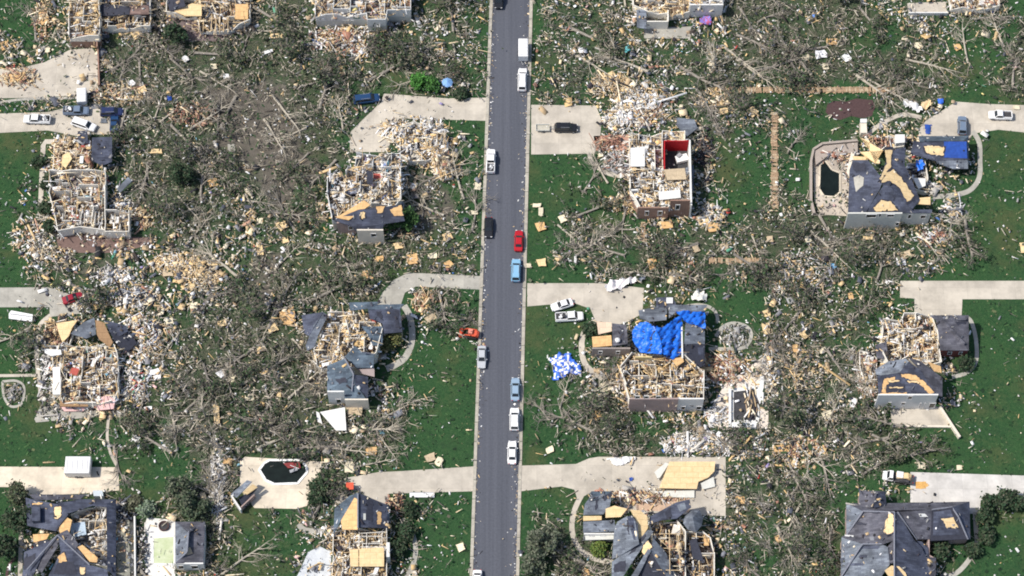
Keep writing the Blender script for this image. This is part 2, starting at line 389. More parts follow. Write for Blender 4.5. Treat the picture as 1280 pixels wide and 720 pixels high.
g3 = mixc(mrange(noise(.05,7,.7),.50,.66,0,.8), g2, (.085,.092,.042))
g3 = mixc(mrange(noise(3.2,6,.85),.55,.68,0,.8), g3, (.110,.118,.068))
g3 = mixc(mrange(noise(.35,8,.8),.50,.66,0,.6), g3, (.028,.050,.028))
lit = mixc(mrange(noise(2.2,8,.8),.40,.64), (.020,.038,.019), (.125,.112,.085))
lit = mixc(mrange(noise(.5,6,.7),.42,.62), lit, (.040,.068,.034))
lit = mixc(mrange(noise(5.5,3,.6),.58,.66), lit, (.30,.26,.20))
f1 = mrange(mth('ADD', sep.outputs[0], mth('MULTIPLY', mth('SUBTRACT', noise(.8,8,.75), .5), 2.2)), .35, .75)
c1 = mixc(f1, g3, lit)
so = mixc(mrange(noise(.9,8,.75),.35,.65), (.100,.086,.075), (.165,.142,.124))
f2 = mrange(mth('ADD', sep.outputs[1], mth('MULTIPLY', mth('SUBTRACT', noise(.22,6,.7), .5), 1.6)), .52, 1.0, 0, .85)
c2 = mixc(f2, c1, so)
l.new(c2, b.inputs['Base Color'])
bp = n.new('ShaderNodeBump'); bp.inputs['Strength'].default_value = .6; bp.inputs['Distance'].default_value = .25
l.new(noise(2.5,8,.8), bp.inputs['Height']); l.new(bp.outputs[0], b.inputs['Normal'])
me.materials.append(gm); go = bpy.data.objects.new('ground', me); COL.objects.link(go)
tag(go, 'lawns with green grass, bare soil and litter across the whole neighbourhood', kind='structure')

# ------------------------------------------------------------------ paving
BLOCK = []; ROOFPTS = []; ROOMS = []
CLEAR = []      # (polygon in survey pixels, share of loose bits that stay)
def keepmask(px, py, u):
    k = np.ones(px.shape, bool)
    X0,X1,Y0,Y1 = px.min(),px.max(),py.min(),py.max()
    for poly, kp in CLEAR:
        a0 = min(p[0] for p in poly); a1 = max(p[0] for p in poly); b0 = min(p[1] for p in poly); b1 = max(p[1] for p in poly)
        if a0 > X1 or a1 < X0 or b0 > Y1 or b1 < Y0: continue
        if px.size > 100:
            idx = np.nonzero((px>=a0)&(px<=a1)&(py>=b0)&(py<=b1))[0]
            if len(idx): k[idx] &= ~(poly_in(px[idx],py[idx],poly) & (u[idx] > kp))
            continue
        ins = poly_in(px, py, poly); k &= ~(ins & (u > kp))
    return k
def sheet(name, pts, m, h=.06, keep=.12, label=None, kind='structure', z=None, cat=None):
    mb = MB(); z = h if z is None else z
    mb.prism([P(x,y,z) for x,y in pts], h+.05, m)
    o = mb.build(name); tag(o, label, cat, kind=kind); CLEAR.append((pts, keep)); return o
def ribbon(name, pts, wpx, m, h=.07, keep=.3, smooth=True, label=None):
    keep = min(keep, .1)
    q = [Vector((x,y)) for x,y in pts]
    if smooth and len(q) > 2:
        r = []
        for i in range(len(q)-1):
            p0 = q[max(i-1,0)]; p1 = q[i]; p2 = q[i+1]; p3 = q[min(i+2,len(q)-1)]
            for k in range(5):
                t = k/5; r.append(.5*((2*p1)+(-p0+p2)*t+(2*p0-5*p1+4*p2-p3)*t*t+(-p0+3*p1-3*p2+p3)*t**3))
        q = r+[q[-1]]
    L = []; Rr = []
    for i,p in enumerate(q):
        d = (q[min(i+1,len(q)-1)]-q[max(i-1,0)]).normalized(); nn = Vector((-d.y,d.x))*wpx/2; L.append(p+nn); Rr.append(p-nn)
    mb = MB()
    for i in range(len(q)-1):
        a = [P(*L[i],h), P(*L[i+1],h), P(*Rr[i+1],h), P(*Rr[i],h)]
        mb.prism(a, h+.05, m)
    o = mb.build(name); tag(o, label, kind='structure'); CLEAR.append(([tuple(p) for p in L]+[tuple(p) for p in Rr[::-1]], keep)); BLOCK.append(CLEAR[-1][0]); return o

def road_x(py, side):                                        # straight road edges
    return (616-25*py/720.0) if side == 0 else (662-17*py/720.0)
roadp = [(road_x(-420,0),-420),(road_x(-420,1),-420),(road_x(1200,1),1200),(road_x(1200,0),1200)]
mb = MB(); mb.prism([P(x,y,.03) for x,y in roadp], .1, ASPHALT); tag(mb.build('road'), 'grey asphalt street running between the lots', kind='structure'); CLEAR.append((roadp, .006))
for s in (0,1):
    mb = MB(); o_ = -1 if s == 0 else 1
    ypx = [-420,-140]+list(range(0,721,24))+[860,1200]
    for a,b_ in zip(ypx[:-1], ypx[1:]):
        e = 4.0; t = .6
        mb.prism([P(road_x(a,s),a,.13),P(road_x(b_,s),b_-t,.13),P(road_x(b_,s)+o_*e,b_-t,.13),P(road_x(a,s)+o_*e,a,.13)], .2, KERB)
    ko = mb.build('kerb'); tag(ko, 'pale concrete kerb along the %s side of the street' % ('left' if s == 0 else 'right'), kind='structure')
    CLEAR.append(([(road_x(-140,s),-140),(road_x(860,s),860),(road_x(860,s)+o_*4,860),(road_x(-140,s)+o_*4,-140)], .15))

DW = 'driveway'
sheet(DW, [(-60,90),(30,84),(55,78),(88,62),(115,60),(122,70),(122,118),(40,122),(-60,124)], CONC, keep=.12)
sheet(DW, [(-60,146),(0,142),(60,140),(80,135),(112,132),(155,148),(155,168),(110,168),(96,170),(60,163),(0,166),(-60,168)], CONC, keep=.15)
sheet(DW, [(-60,360),(60,359),(88,368),(100,392),(62,396),(62,384),(0,384),(-60,385)], CONCG, keep=.12)
sheet(DW, [(-60,583),(148,584),(149,613),(102,617),(33,620),(26,609),(-60,608)], POOLD, keep=.02)
sheet(DW, [(611,122),(560,123),(508,119),(480,117),(476,128),(455,148),(438,165),(437,190),(480,190),(500,165),(500,148),(611,151)], CONC, keep=.15)
sheet(DW, [(601,345),(540,342),(510,341),(492,350),(478,366),(470,382),(500,384),(506,366),(520,358),(601,362)], CONCG, keep=.10)
sheet(DW, [(592,583),(500,589),(474,590),(434,597),(421,602),(418,630),(436,628),(448,615),(484,632),(487,617),(592,614)], CONC, keep=.02)
sheet(DW, [(664,131),(745,132),(752,150),(750,175),(742,192),(664,193)], CONC, keep=.04)
sheet(DW, [(659,354),(752,354),(805,360),(803,392),(785,402),(760,410),(744,400),(738,386),(716,378),(659,383)], CONC, keep=.06)
sheet(DW, [(651,582),(720,580),(736,573),(748,571),(907,571),(907,645),(790,640),(765,622),(739,615),(722,625),(718,612),(702,608),(651,614)], CONC, keep=.12)
sheet(DW, [(1148,172),(1150,160),(1158,150),(1175,140),(1195,127),(1236,130),(1360,134),(1360,174),(1248,162),(1216,167),(1212,174)], CONC, keep=.03)
sheet(DW, [(1125,351),(1360,351),(1360,374),(1203,374),(1202,396),(1143,396),(1143,373),(1125,372)], CONC, keep=.03)
sheet(DW, [(1138,590),(1360,597),(1360,627),(1226,625),(1224,642),(1212,642),(1211,628),(1138,628)], CONCW, keep=.03)
WK = 'footpath'
ribbon(WK, [(72,177),(57,177),(54,182),(50,268),(53,272),(64,272)], 6, CONC, smooth=False)
ribbon(WK, [(63,394),(50,406),(46,425),(46,450),(48,470),(52,500)], 5, CONC)
ribbon(WK, [(-40,470),(47,469)], 3.5, CONC)
ribbon(WK, [(136,520),(134,545),(138,566),(146,582)], 3.5, CONC)
ribbon(WK, [(35,618),(29,625),(27,650),(25,720),(25,770)], 5.5, CONC, keep=.1)
ribbon(WK, [(505,382),(513,398),(515,425),(507,446),(494,456),(483,461)], 8, CONCG)
ribbon(WK, [(503,648),(513,662),(519,680),(518,700),(508,722),(495,745)], 6, CONCG, keep=.05)
ribbon(WK, [(373,655),(380,662),(392,664),(405,664)], 7, CONCG)
ribbon(WK, [(736,190),(740,202),(752,213),(768,219),(788,221)], 5, CONC)
ribbon(WK, [(745,400),(732,412),(727,430),(730,452),(742,466),(754,473)], 7, CONC, keep=.05)
ribbon(WK, [(728,617),(718,638),(715,662),(723,684),(740,697),(766,703)], 6.5, CONC, keep=.05)
ribbon(WK, [(1216,164),(1224,178),(1225,200),(1224,222),(1212,238),(1190,244),(1166,246)], 6, CONCG, keep=.05)
ribbon(WK, [(1086,167),(1098,157),(1112,149),(1130,143),(1152,147)], 5, CONC, keep=.1)
ribbon(WK, [(1206,396),(1214,402),(1220,425),(1220,452),(1208,466),(1190,471)], 5, CONCG, keep=.1)
ribbon(WK, [(1219,640),(1220,660),(1221,680),(1211,700),(1196,716),(1180,722)], 6, CONCG, keep=.1)
ribbon(WK, [(895,421),(903,409),(918,404),(934,409),(939,420),(932,433),(917,436),(886,436)], 4.5, CONCG, keep=.3)
ribbon(WK, [(845,385),(875,381),(893,388),(898,404)], 4, CONCG, keep=.2)
ribbon(WK, [(0,128),(30,124),(98,122)], 3, CONCG)
sheet('patio', [(1016,187),(1027,180),(1073,176),(1073,190),(1064,255),(1058,270),(1026,268),(1018,250)], mat('beige_patio',(.50,.44,.37),.9,.12,1.5,kind='slab'), keep=.5)
sheet('patio', [(742,170),(786,168),(787,189),(745,188)], BRICKP, keep=.6)
sheet('patio', [(760,190),(787,189),(787,220),(768,218),(752,208)], CONCG, keep=.9)
sheet('patio', [(43,524),(56,495),(66,490),(80,503),(150,512),(172,512),(168,522),(120,521),(45,528)], CONCG, keep=.9)
ribbon(WK, [(3,477),(20,476),(30,484),(27,504),(14,508),(5,496),(3,477)], 3, CONCG, keep=.4)
sheet('soil_bed', [(5,479),(20,478),(28,485),(25,502),(14,505),(7,495)], mat('rockery',(.12,.13,.07)), h=.05, keep=1)
ribbon(WK, [(6,672),(12,680),(24,683)], 3, CONCG)
ribbon(WK, [(8,720),(12,705),(20,697)], 3.5, MULCH)
sheet('patio', [(300,576),(306,571),(402,577),(400,600),(394,606),(393,620),(385,632),(370,636),(318,635),(300,612)], POOLD, keep=.04)
sheet('patio', [(181,655),(184,647),(219,650),(219,722),(181,722)], mat('white_pool_deck',(.70,.69,.66),.9,.08,1.0), keep=.1)
sheet('patio', [(146,645),(169,645),(168,740),(146,740)], mat('mossy_concrete',(.27,.27,.23),.9,.2,1.0), keep=.5)
sheet('patio', [(385,690),(400,683),(414,690),(413,740),(360,740),(374,715)], GARFL, keep=.25)
sheet('patio', [(886,515),(906,480),(955,445),(962,470),(960,535),(905,537),(888,530)], mat('pale_pool_surround',(.68,.61,.53),.9,.1,1.0), keep=.35)
sheet('patio', [(1113,512),(1172,508),(1190,532),(1115,532)], CONC, keep=.05)
sheet('patio', [(805,35),(864,33),(863,48),(805,48)], CONCG, keep=.2)
sheet('patio', [(1134,4),(1182,2),(1184,18),(1136,20)], CONC, keep=.15)
sheet('soil_bed', [(70,296),(126,289),(165,296),(190,297),(190,305),(150,316),(74,316)], mat('mauve_soil',(.17,.115,.10),.95,.2,1.5), h=.03, keep=.4)
sheet('soil_bed', [(1034,131),(1042,126),(1058,127),(1070,123),(1091,125),(1094,134),(1090,145),(1078,148),(1064,145),(1050,150),(1038,147),(1032,140)], MULCH, h=.03, keep=.25)
sheet('soil_bed', [(207,20),(246,20),(280,42),(280,52),(208,50)], mat('grey_mauve_soil',(.16,.125,.125),.95,.2,1.5), h=.03, keep=.3)
sheet('soil_bed', [(894,424),(903,411),(918,407),(932,411),(936,421),(929,431),(914,434)], mat('rockery',(.12,.13,.07),.95,.5,2.5), h=.05, keep=1)
sheet('soil_bed', [(790,620),(862,622),(862,640),(796,638)], mat('pinkish_grit',(.50,.36,.26),.95,.2,1.5), h=.065, z=.075, keep=.8)
ribbon('path', [(289,180),(290,215)], 9, CONCG, keep=.4, smooth=False)

# ------------------------------------------------------------------ house helpers
def uprise(root, name, pts, ztop, z0, m, t=.22, closed=True, broken=0.0, rnd=None, label=None):
    mb = MB(); q = [P(x,y,ztop) for x,y in pts]; n_ = len(q)
    for i in range(n_ if closed else n_-1):
        a, b_ = q[i], q[(i+1)%n_]
        if broken <= 0: mb.wall(a, b_, z0, ztop, t, m); continue
        L = (b_-a).length; k = max(1, int(L/2.0)); pz = ztop
        for j in range(k):
            zz = ztop if rnd.random() > broken else z0+(ztop-z0)*rnd.uniform(.1,.8)
            p0 = a.lerp(b_, j/k); p1 = a.lerp(b_, (j+1)/k-.004); mb.wall(p0, p1, z0, pz, t, m, z1b=zz); pz = zz
    return mb.build(name, root, label)

FLOORC = [(.62,.52,.40),(.70,.66,.60),(.50,.40,.28),(.42,.42,.44),(.75,.72,.66),(.55,.36,.24),(.35,.3,.26),(.60,.60,.56),(.30,.20,.14)]
def ruin(root, pts, h=2.6, z0=.4, wm=DRYW, base=WALLM, seed=1, room=3.4, broken=.35, heap=3.0,
         weights=dict(lumber=4,white=4,shingle=1,brick=.6,color=.35,dark=.8,grey=1), rub='house_rubble', rlabel=None, base_name='foundation_wall', hmax=1.0, floors=None):
    rnd = random.Random(seed); zt = z0+h
    q = [P(x,y,zt) for x,y in pts]; fl = [Vector((p.x,p.y,z0)) for p in q]
    mb = MB(); mb.prism(fl, z0+.1, base, mtop=DRYW); mb.build(base_name, root)
    xs_ = [p.x for p in q]; ys_ = [p.y for p in q]; poly = [(p.x,p.y) for p in q]
    x0,x1,y0,y1 = min(xs_),max(xs_),min(ys_),max(ys_)
    rooms = []
    def split(a,b_,c,d):
        if (b_-a) > room*1.5 and ((b_-a) > (d-c) or (d-c) <= room*1.5):
            m_ = a+(b_-a)*rnd.uniform(.35,.65); split(a,m_,c,d); split(m_,b_,c,d)
        elif (d-c) > room*1.5:
            m_ = c+(d-c)*rnd.uniform(.35,.65); split(a,b_,c,m_); split(a,b_,m_,d)
        else: rooms.append((a,b_,c,d))
    split(x0,x1,y0,y1)
    inside = lambda x,y: bool(poly_in(np.array([x]),np.array([y]),poly)[0])
    wl = MB(); cx=[];cy=[];cc=[]; st = .45
    for (a,b_,c,d) in rooms:
        col = rnd.choice(floors or FLOORC)
        gx = np.arange(a+st/2,b_,st); gy = np.arange(c+st/2,d,st)
        for xx in gx:
            for yy in gy: cx.append(xx); cy.append(yy); cc.append(col)
        for (pa,pb) in (((a,c),(b_,c)),((a,c),(a,d))):
            L = math.hypot(pb[0]-pa[0],pb[1]-pa[1]); k = max(1,int(L/1.4))
            for j in range(k):
                gap = rnd.random() < .34
                s0 = (pa[0]+(pb[0]-pa[0])*j/k, pa[1]+(pb[1]-pa[1])*j/k); s1 = (pa[0]+(pb[0]-pa[0])*(j+.99)/k, pa[1]+(pb[1]-pa[1])*(j+.99)/k)
                mx_,my_ = (s0[0]+s1[0])/2,(s0[1]+s1[1])/2
                if not (inside(mx_,my_) and inside(*s0) and inside(*s1)): continue
                zz = z0+.2 if gap else (zt-.02 if rnd.random() > broken else z0+h*rnd.uniform(.12,.8))
                wl.wall(s0, s1, z0, zz, .10, wm)
            wl.build('inner_wall', root); wl = MB()
    cx=np.array(cx);cy=np.array(cy);cc=np.array(cc); k_ = poly_in(cx,cy,poly)
    if k_.sum():
        nn = k_.sum(); o = bits('floor_covering', cx[k_], cy[k_], np.full(nn,z0+.006), np.full(nn,st), np.full(nn,st), np.full(nn,.01), np.zeros(nn), np.zeros(nn), cc[k_]*.85, None)
        o.parent = root; o.location = -ORG[root.name]; 
    uprise(root, 'outer_wall', pts, zt+.01, z0, wm, .14, True, min(1,broken+.12), rnd)
    # rubble over the floor
    area = abs(sum(poly[i][0]*poly[(i+1)%len(poly)][1]-poly[(i+1)%len(poly)][0]*poly[i][1] for i in range(len(poly))))/2
    N = int(area*heap*3.4); X_ = RNG.uniform(x0,x1,N*2); Y_ = RNG.uniform(y0,y1,N*2); k_ = poly_in(X_,Y_,poly); X_=X_[k_][:N];Y_=Y_[k_][:N]
    # heaps: keep more where a slow noise is high
    pr = np.clip(.48+.75*wnoise(X_,Y_,3.6,seed+50),.04,1); k_ = RNG.random(len(X_)) < pr; X_=X_[k_];Y_=Y_[k_]; pr=pr[k_]; nn = len(X_)
    typ = RNG.random(nn); L = np.where(typ<.4, RNG.gamma(2.4,.5,nn)+.3, RNG.gamma(1.8,.26,nn)+.18); Wd = np.where(typ<.4, RNG.uniform(.08,.2,nn), RNG.gamma(1.8,.2,nn)+.12)
    yaw = np.where(RNG.random(nn)<.45, RNG.choice([0,math.pi/2],nn)+RNG.normal(0,.15,nn), RNG.uniform(0,6.28,nn))
    o = bits(rub, X_, Y_, z0+.12+RNG.random(nn)**.7*pr*max(hmax,h*.72), L, Wd, RNG.uniform(.04,.14,nn), yaw, RNG.normal(0,.16,nn), pick(weights,nn), rlabel or 'broken lumber, drywall and belongings strewn over a roofless floor', roll=RNG.normal(0,.2,nn))
    n3 = int(area*.55); X3 = RNG.uniform(x0,x1,n3); Y3 = RNG.uniform(y0,y1,n3); k3 = poly_in(X3,Y3,poly); X3=X3[k3]; Y3=Y3[k3]; n3=len(X3)
    bits('fallen_rafters', X3, Y3, z0+h*RNG.uniform(.55,1.05,n3), RNG.uniform(1.2,4,n3), np.full(n3,.11), np.full(n3,.1), np.where(RNG.random(n3)<.6, RNG.choice([0,math.pi/2],n3)+RNG.normal(0,.25,n3), RNG.uniform(0,6.28,n3)), RNG.normal(0,.08,n3), pick(dict(lumber=8,white=1),n3), 'splintered rafters and studs lying over the broken walls')
    n4 = int(area*1.5); t4 = RNG.uniform(0,len(poly),n4); i4 = t4.astype(int); f4 = t4-i4; pa = np.array(poly)[i4]; pb = np.array(poly)[(i4+1)%len(poly)]
    X4 = pa[:,0]+(pb[:,0]-pa[:,0])*f4+RNG.normal(0,1.5,n4); Y4 = pa[:,1]+(pb[:,1]-pa[:,1])*f4+RNG.normal(0,1.5,n4); k4 = ~poly_in(X4,Y4,poly) & (Y4 > y0-.3); qx,qy = W2P(X4,Y4); k4 &= keepmask(qx,qy,RNG.random(n4)*.6+(.2 if z0 > 1 else 0)); X4=X4[k4]; Y4=Y4[k4]; n4=len(X4)
    for (a,b_,c,d) in rooms: ROOMS.append((a,b_,c,d,z0,poly))
    bits('wall_spill', X4, Y4, .15+RNG.random(n4)**2*min(1.6,z0+.6), np.exp(RNG.normal(-.5,.7,n4)), np.exp(RNG.normal(-1.5,.6,n4)), np.full(n4,.06), RNG.uniform(0,6.28,n4), RNG.normal(0,.25,n4), pick(weights,n4), 'wreckage spilled round the foot of the broken walls', roll=RNG.normal(0,.25,n4))
    CLEAR.append((pts, .0))
    return rooms

def slope(root, pts, m=SLATE, t=.22, name='roof', patches=(), sub='plywood_patch', label=None):
    """one roof plane; pts (px,py,z). patches: [(material,[(px,py)...])] lie 3 cm proud on the plane"""
    q = [P(*p) for p in pts]
    A_ = np.array([tuple(v) for v in q]); cen = A_.mean(0); nv = np.linalg.svd(A_-cen)[2][2]; nv = Vector(nv); cen = Vector(cen)
    if abs(nv.normalized().dot(ray(640,360).normalized())) > .25:
        q = [CAMP+ray(p[0],p[1])*((cen-CAMP).dot(nv)/ray(p[0],p[1]).dot(nv)) for p in pts]
    if name == 'tarp': return tarp_sheet(root, pts, q, nv, m)
    mb = MB(); mb.prism(q, t, m, mbot=PLYB)
    o = mb.build(name, root, label)
    nrm = Vector((0,0,0))
    for i in range(len(q)):
        a,b_ = q[i], q[(i+1)%len(q)]; nrm += a.cross(b_)
    nrm.normalize(); nrm = nrm if nrm.z > 0 else -nrm
    c = sum(q, Vector())/len(q)
    if name in ('roof',) and len(pts) > 2:
        N_ = 10; xx = RNG.uniform(min(p[0] for p in pts),max(p[0] for p in pts),N_); yy = RNG.uniform(min(p[1] for p in pts),max(p[1] for p in pts),N_)
        for a_,b_,k_ in zip(xx,yy,poly_in(xx,yy,[(p[0],p[1]) for p in pts])):
            if k_:
                d = ray(a_,b_); ROOFPTS.append(CAMP+d*((c-CAMP).dot(nrm)/d.dot(nrm))+nrm*.1)
    full = []
    for pm, pp in patches:
        if pm in (PLY,PLYO) and len(pp) > 3:
            ca = sum(p[0] for p in pp)/len(pp); cb = sum(p[1] for p in pp)/len(pp); full.append((FELT,[(ca+(x-ca)*1.14,cb+(y-cb)*1.16) for x,y in pp]))
        full.append((pm,pp))
    for pi_, (pm, pp) in enumerate(full):
        vs = []; rj = random.Random(int(pp[0][0]*3+pp[0][1])); pj = []
        for (xa,ya),(xb,yb) in zip(pp, list(pp[1:])+[pp[0]]):
            kk = max(1, int(math.hypot(xb-xa,yb-ya)/2.2))
            for u in range(kk): pj.append((xa+(xb-xa)*u/kk+(rj.uniform(-.9,.9) if pm in (PLY,PLYO,FELT) else 0), ya+(yb-ya)*u/kk+(rj.uniform(-.8,.8) if pm in (PLY,PLYO,FELT) else 0)))
        for (x,y) in pj:
            d = ray(x,y); tt = (c-CAMP).dot(nrm)/d.dot(nrm); vs.append(CAMP+d*tt+nrm*(.06+.012*pi_))
        mp_ = MB(); mp_.prism(vs, .05, pm)
        mp_.build(sub if pm in (PLY,PLYO,PLYB) else ('tarp' if pm in (TARP,TARPD) else 'bare_felt'), o)
    CLEAR.append(([(p[0],p[1]) for p in pts], .0))
    return o
def tarp_sheet(root, pts, q, nv, m):
    nv = nv if nv.z > 0 else -nv; cen = sum(q, Vector())/len(q); rr_ = np.random.default_rng(len(pts)*7+int(pts[0][0])); mb = MB()
    x0,x1 = min(p[0] for p in pts),max(p[0] for p in pts); y0,y1 = min(p[1] for p in pts),max(p[1] for p in pts); st = 1.1
    gx = np.arange(x0-st,x1+2*st,st); gy = np.arange(y0-st,y1+2*st,st); XX,YY = np.meshgrid(gx,gy); ins = poly_in(XX,YY,[(p[0],p[1]) for p in pts])
    k = {}; vs = []; hh = .26*wnoise(XX,YY,11,71)+.13*wnoise(XX,YY*2.2,6,72)+rr_.random(XX.shape)*.07
    for j in range(len(gy)):
        for i in range(len(gx)):
            d = ray(XX[j,i]+rr_.normal(0,.15),YY[j,i]+rr_.normal(0,.15)); k[j,i] = len(vs); vs.append(CAMP+d*((cen-CAMP).dot(nv)/d.dot(nv))+nv*(.12+float(hh[j,i])))
    fs = [[k[j+1,i],k[j+1,i+1],k[j,i+1],k[j,i]] for j in range(len(gy)-1) for i in range(len(gx)-1) if ins[j,i] or ins[j+1,i+1]]
    mb.add(vs, fs, m); o = mb.build('tarp', root); o.data.polygons.foreach_set('use_smooth', [True]*len(o.data.polygons)); CLEAR.append(([(p[0],p[1]) for p in pts], .0))
    b2 = MB(); b2.prism([v-nv*.1 for v in q], .2, FELT, mbot=PLYB); b2.build('roof', root); return o
def heap(px, py, rx_, ry_, N, weights, label, hh=1.0, size=1.0, name='debris_heap'):
    a = RNG.uniform(0,6.28,N); r = RNG.random(N)**.6; x_ = px+rx_*r*np.cos(a)+RNG.normal(0,2,N); y_ = py+ry_*r*np.sin(a)+RNG.normal(0,2,N)
    k = np.ones(N,bool)
    for bp in BLOCK: k &= ~poly_in(x_,y_,bp)
    k &= (RNG.random(N) < np.clip(.7+.7*wnoise(x_,y_,10,int(px)),.12,1)); x_=x_[k]; y_=y_[k]; r=r[k]; N = len(x_)
    wx,wy = Pn(x_,y_); ty = RNG.random(N); big = np.where(RNG.random(N)<.06,2.4,1.0)*size
    L_ = np.where(ty<.5, np.exp(RNG.normal(-.05,.6,N)), np.exp(RNG.normal(-1.15,.6,N)))
    return bits(name, wx, wy, .15+hh*(1-r**2)*RNG.uniform(.4,1,N), L_*big, np.where(ty<.5,RNG.uniform(.07,.2,N),np.exp(RNG.normal(-1.45,.5,N)))*big, np.full(N,.06), RNG.uniform(0,6.28,N), RNG.normal(0,.25,N), pick(weights,N), label, roll=RNG.normal(0,.25,N))
def ridge(root, pts, m=RIDGE, r=.16):
    mb = MB(); q = [P(*p) for p in pts]
    for a,b_ in zip(q[:-1],q[1:]): mb.tube(a+Vector((0,0,.02)), b_+Vector((0,0,.02)), r, r, m, 6)
    return mb.build('ridge_cap', root)
def windows(root, rects, Yw, wall=None):
    for (x0,y0,x1,y1) in rects:
        a = PV(x0,y1,Yw-.16); b_ = PV(x1,y0,Yw-.16); w_ = b_.x-a.x; h_ = max(b_.z-a.z,.7); c = (a+b_)/2
        f = MB()
        for sx in (-1,1): f.box((c.x+sx*w_/2, c.y, c.z), (.12,.1,h_+.24), WHITE)
        for sz in (-1,1): f.box((c.x, c.y, c.z+sz*h_/2), (w_-.13,.1,.12), WHITE)
        fo = f.build('window', root); g_ = MB(); g_.box((c.x,c.y+.03,c.z),(w_-.12,.04,h_-.12),GLASS); g_.build('pane', fo)
def joists(root, pts, z, dirx=True, step=.6, m=LUMBER, name='ceiling_joists', w_=.1, skip=.15, seed=3):
    rnd = random.Random(seed); q = [P(x,y,z) for x,y in pts]; mb = MB()
    x0,x1 = min(p.x for p in q),max(p.x for p in q); y0,y1 = min(p.y for p in q),max(p.y for p in q)
    k = x0 if not dirx else y0
    while k < (x1 if not dirx else y1):
        if rnd.random() > skip:
            if dirx: mb.box(((x0+x1)/2,k,z),((x1-x0)*rnd.uniform(.7,1),w_,.22),m,yaw=rnd.gauss(0,.02))
            else: mb.box((k,(y0+y1)/2,z),(w_,(y1-y0)*rnd.uniform(.7,1),.22),m,yaw=rnd.gauss(0,.02))
        k += step
    return mb.build(name, root)
def house(name, label, px, py, cat='house', group='storm-damaged houses'):
    return thing(name, label, cat, P(px,py,0), group)
def facade(root, x0, x1, ytop, ybot, m, wins=(), name='front_wall', depth=.3, label=None):
    Yw = P((x0+x1)/2, ybot, 0).y; za = PV(x0,ytop,Yw); zb = PV(x1,ytop,Yw)
    mb = MB(); zt = (za.z+zb.z)/2; a = PV(x0,ytop,Yw); b_ = PV(x1,ytop,Yw)
    mb.wall((a.x,Yw+depth/2),(b_.x,Yw+depth/2),0,zt,depth,m); mb.build(name, root, label); windows(root, wins, Yw+.02+.0)
    return Yw, zt

# ================================================================== HOUSES, row by row
# ---- upper left: two wrecked houses cut by the top edge
h = house('ruined_house', 'roofless tan house ruin above the upper left driveway, with a brown lower wall', 104, 45)
ruin(h, [(85,-30),(123,-30),(123,44),(86,44)], h=2.4, z0=2.6, base=WALLB, seed=11, floors=[(.66,.5,.33),(.6,.45,.3)], weights=dict(lumber=8,white=3,dark=.5,grey=.5))
mb = MB(); mb.wall(P(123.5,20,0),P(123.5,66,0),0,2.6,.3,WALLB); mb.wall(P(123.5,66,0),P(125,110,0),0,1.4,.3,WALLB); mb.build('side_wall', h)
facade(h, 86,122,45,58, WALLB)
h = house('ruined_house', 'wrecked wood-floored house at the top edge with dark open rooms and grey stone front', 155, 36)
ruin(h, [(126,-30),(188,-30),(187,32),(126,32)], h=2.4, z0=.6, base=WALLG, seed=12, broken=.6, weights=dict(lumber=5,dark=3,shingle=2,white=1,grey=1))
slope(h, [(126,5,3.5),(162,8,4.5),(162,18,3.4),(126,20,2.8)], FELT)
slope(h, [(162,8,4),(186,6,3.4),(186,18,3),(162,18,3.6)], mat('brown_shingle',(.22,.15,.13),.9,.2,5,kind='shingle'))
h = house('ruined_house', 'collapsed house at the top edge with splintered rafters and one clean plywood square', 265, 30)
ruin(h, [(208,-30),(312,-30),(312,24),(285,36),(250,36),(246,20),(208,14)], h=2.2, z0=.6, base=WALLM, seed=13, broken=.7, weights=dict(lumber=7,dark=2,white=1.5,shingle=1.5))
slope(h, [(294,5,2.9),(310,5,2.9),(310,24,2.7),(294,24,2.7)], PLYO, name='floor_panel')
slope(h, [(218,14,3.1),(240,4,3.6),(252,6,3.6),(252,20,3.0),(232,20,3)], PLY, name='floor_panel')
slope(h, [(208,-5,4),(228,-8,5),(232,8,4),(212,14,3.4)], FELT)
joists(h, [(250,20),(285,20),(285,42),(250,42)], 2.9, False, .9)
h = house('ruined_house', 'roofless pale house at the top edge with white walls, left of the street', 450, 25)
ruin(h, [(393,-30),(513,-30),(513,12),(484,12),(482,24),(459,24),(458,16),(394,18)], h=2.6, z0=2.4, base=WALLG, seed=14, wm=WALLW, weights=dict(lumber=4,white=6,grey=2,brick=1,color=.5))
facade(h, 394,432,20,31, WALLC, [(406,25,413,29)]); facade(h, 459,483,25,38, WALLG, [(465,30,477,34)]); facade(h, 484,513,13,26, WALLW, [(487,15,491,20),(505,14,509,20)])
h = house('ruined_house', 'ruin with splintered tan rafters at the top edge beside the small white wall', 840, 15)
ruin(h, [(790,-30),(862,-30),(862,14),(835,16),(810,14),(792,6)], h=2.3, z0=.8, base=WALLC, seed=15, broken=.6, weights=dict(lumber=8,white=2,dark=1.5))
ruin(h, [(863,-30),(904,-30),(904,6),(863,6)], h=2.3, z0=2.6, base=WALLW, seed=16, wm=WALLW, weights=dict(lumber=3,white=6))
facade(h, 862,903,6,21, WALLW, [(866,10,870,15),(886,9,894,15)])
mb = MB(); mb.wall(P(808,36,0),P(834,36,0),0,3,.25,DRYW); mb.wall(P(834,36,0),P(834,22,0),0,3,.25,DRYW); mb.build('side_wall', h); slope(h, [(796,12,3),(808,12,3),(808,36,2.4),(796,34,2.4)], SLATEG)
h = house('ruined_house', 'flattened house at the top right edge with a pale bare slab', 1160, 5)
ruin(h, [(1184,-30),(1250,-30),(1250,6),(1230,10),(1190,8)], h=2, z0=.5, base=WALLC, seed=17, broken=.8, weights=dict(lumber=4,white=4,brick=2))
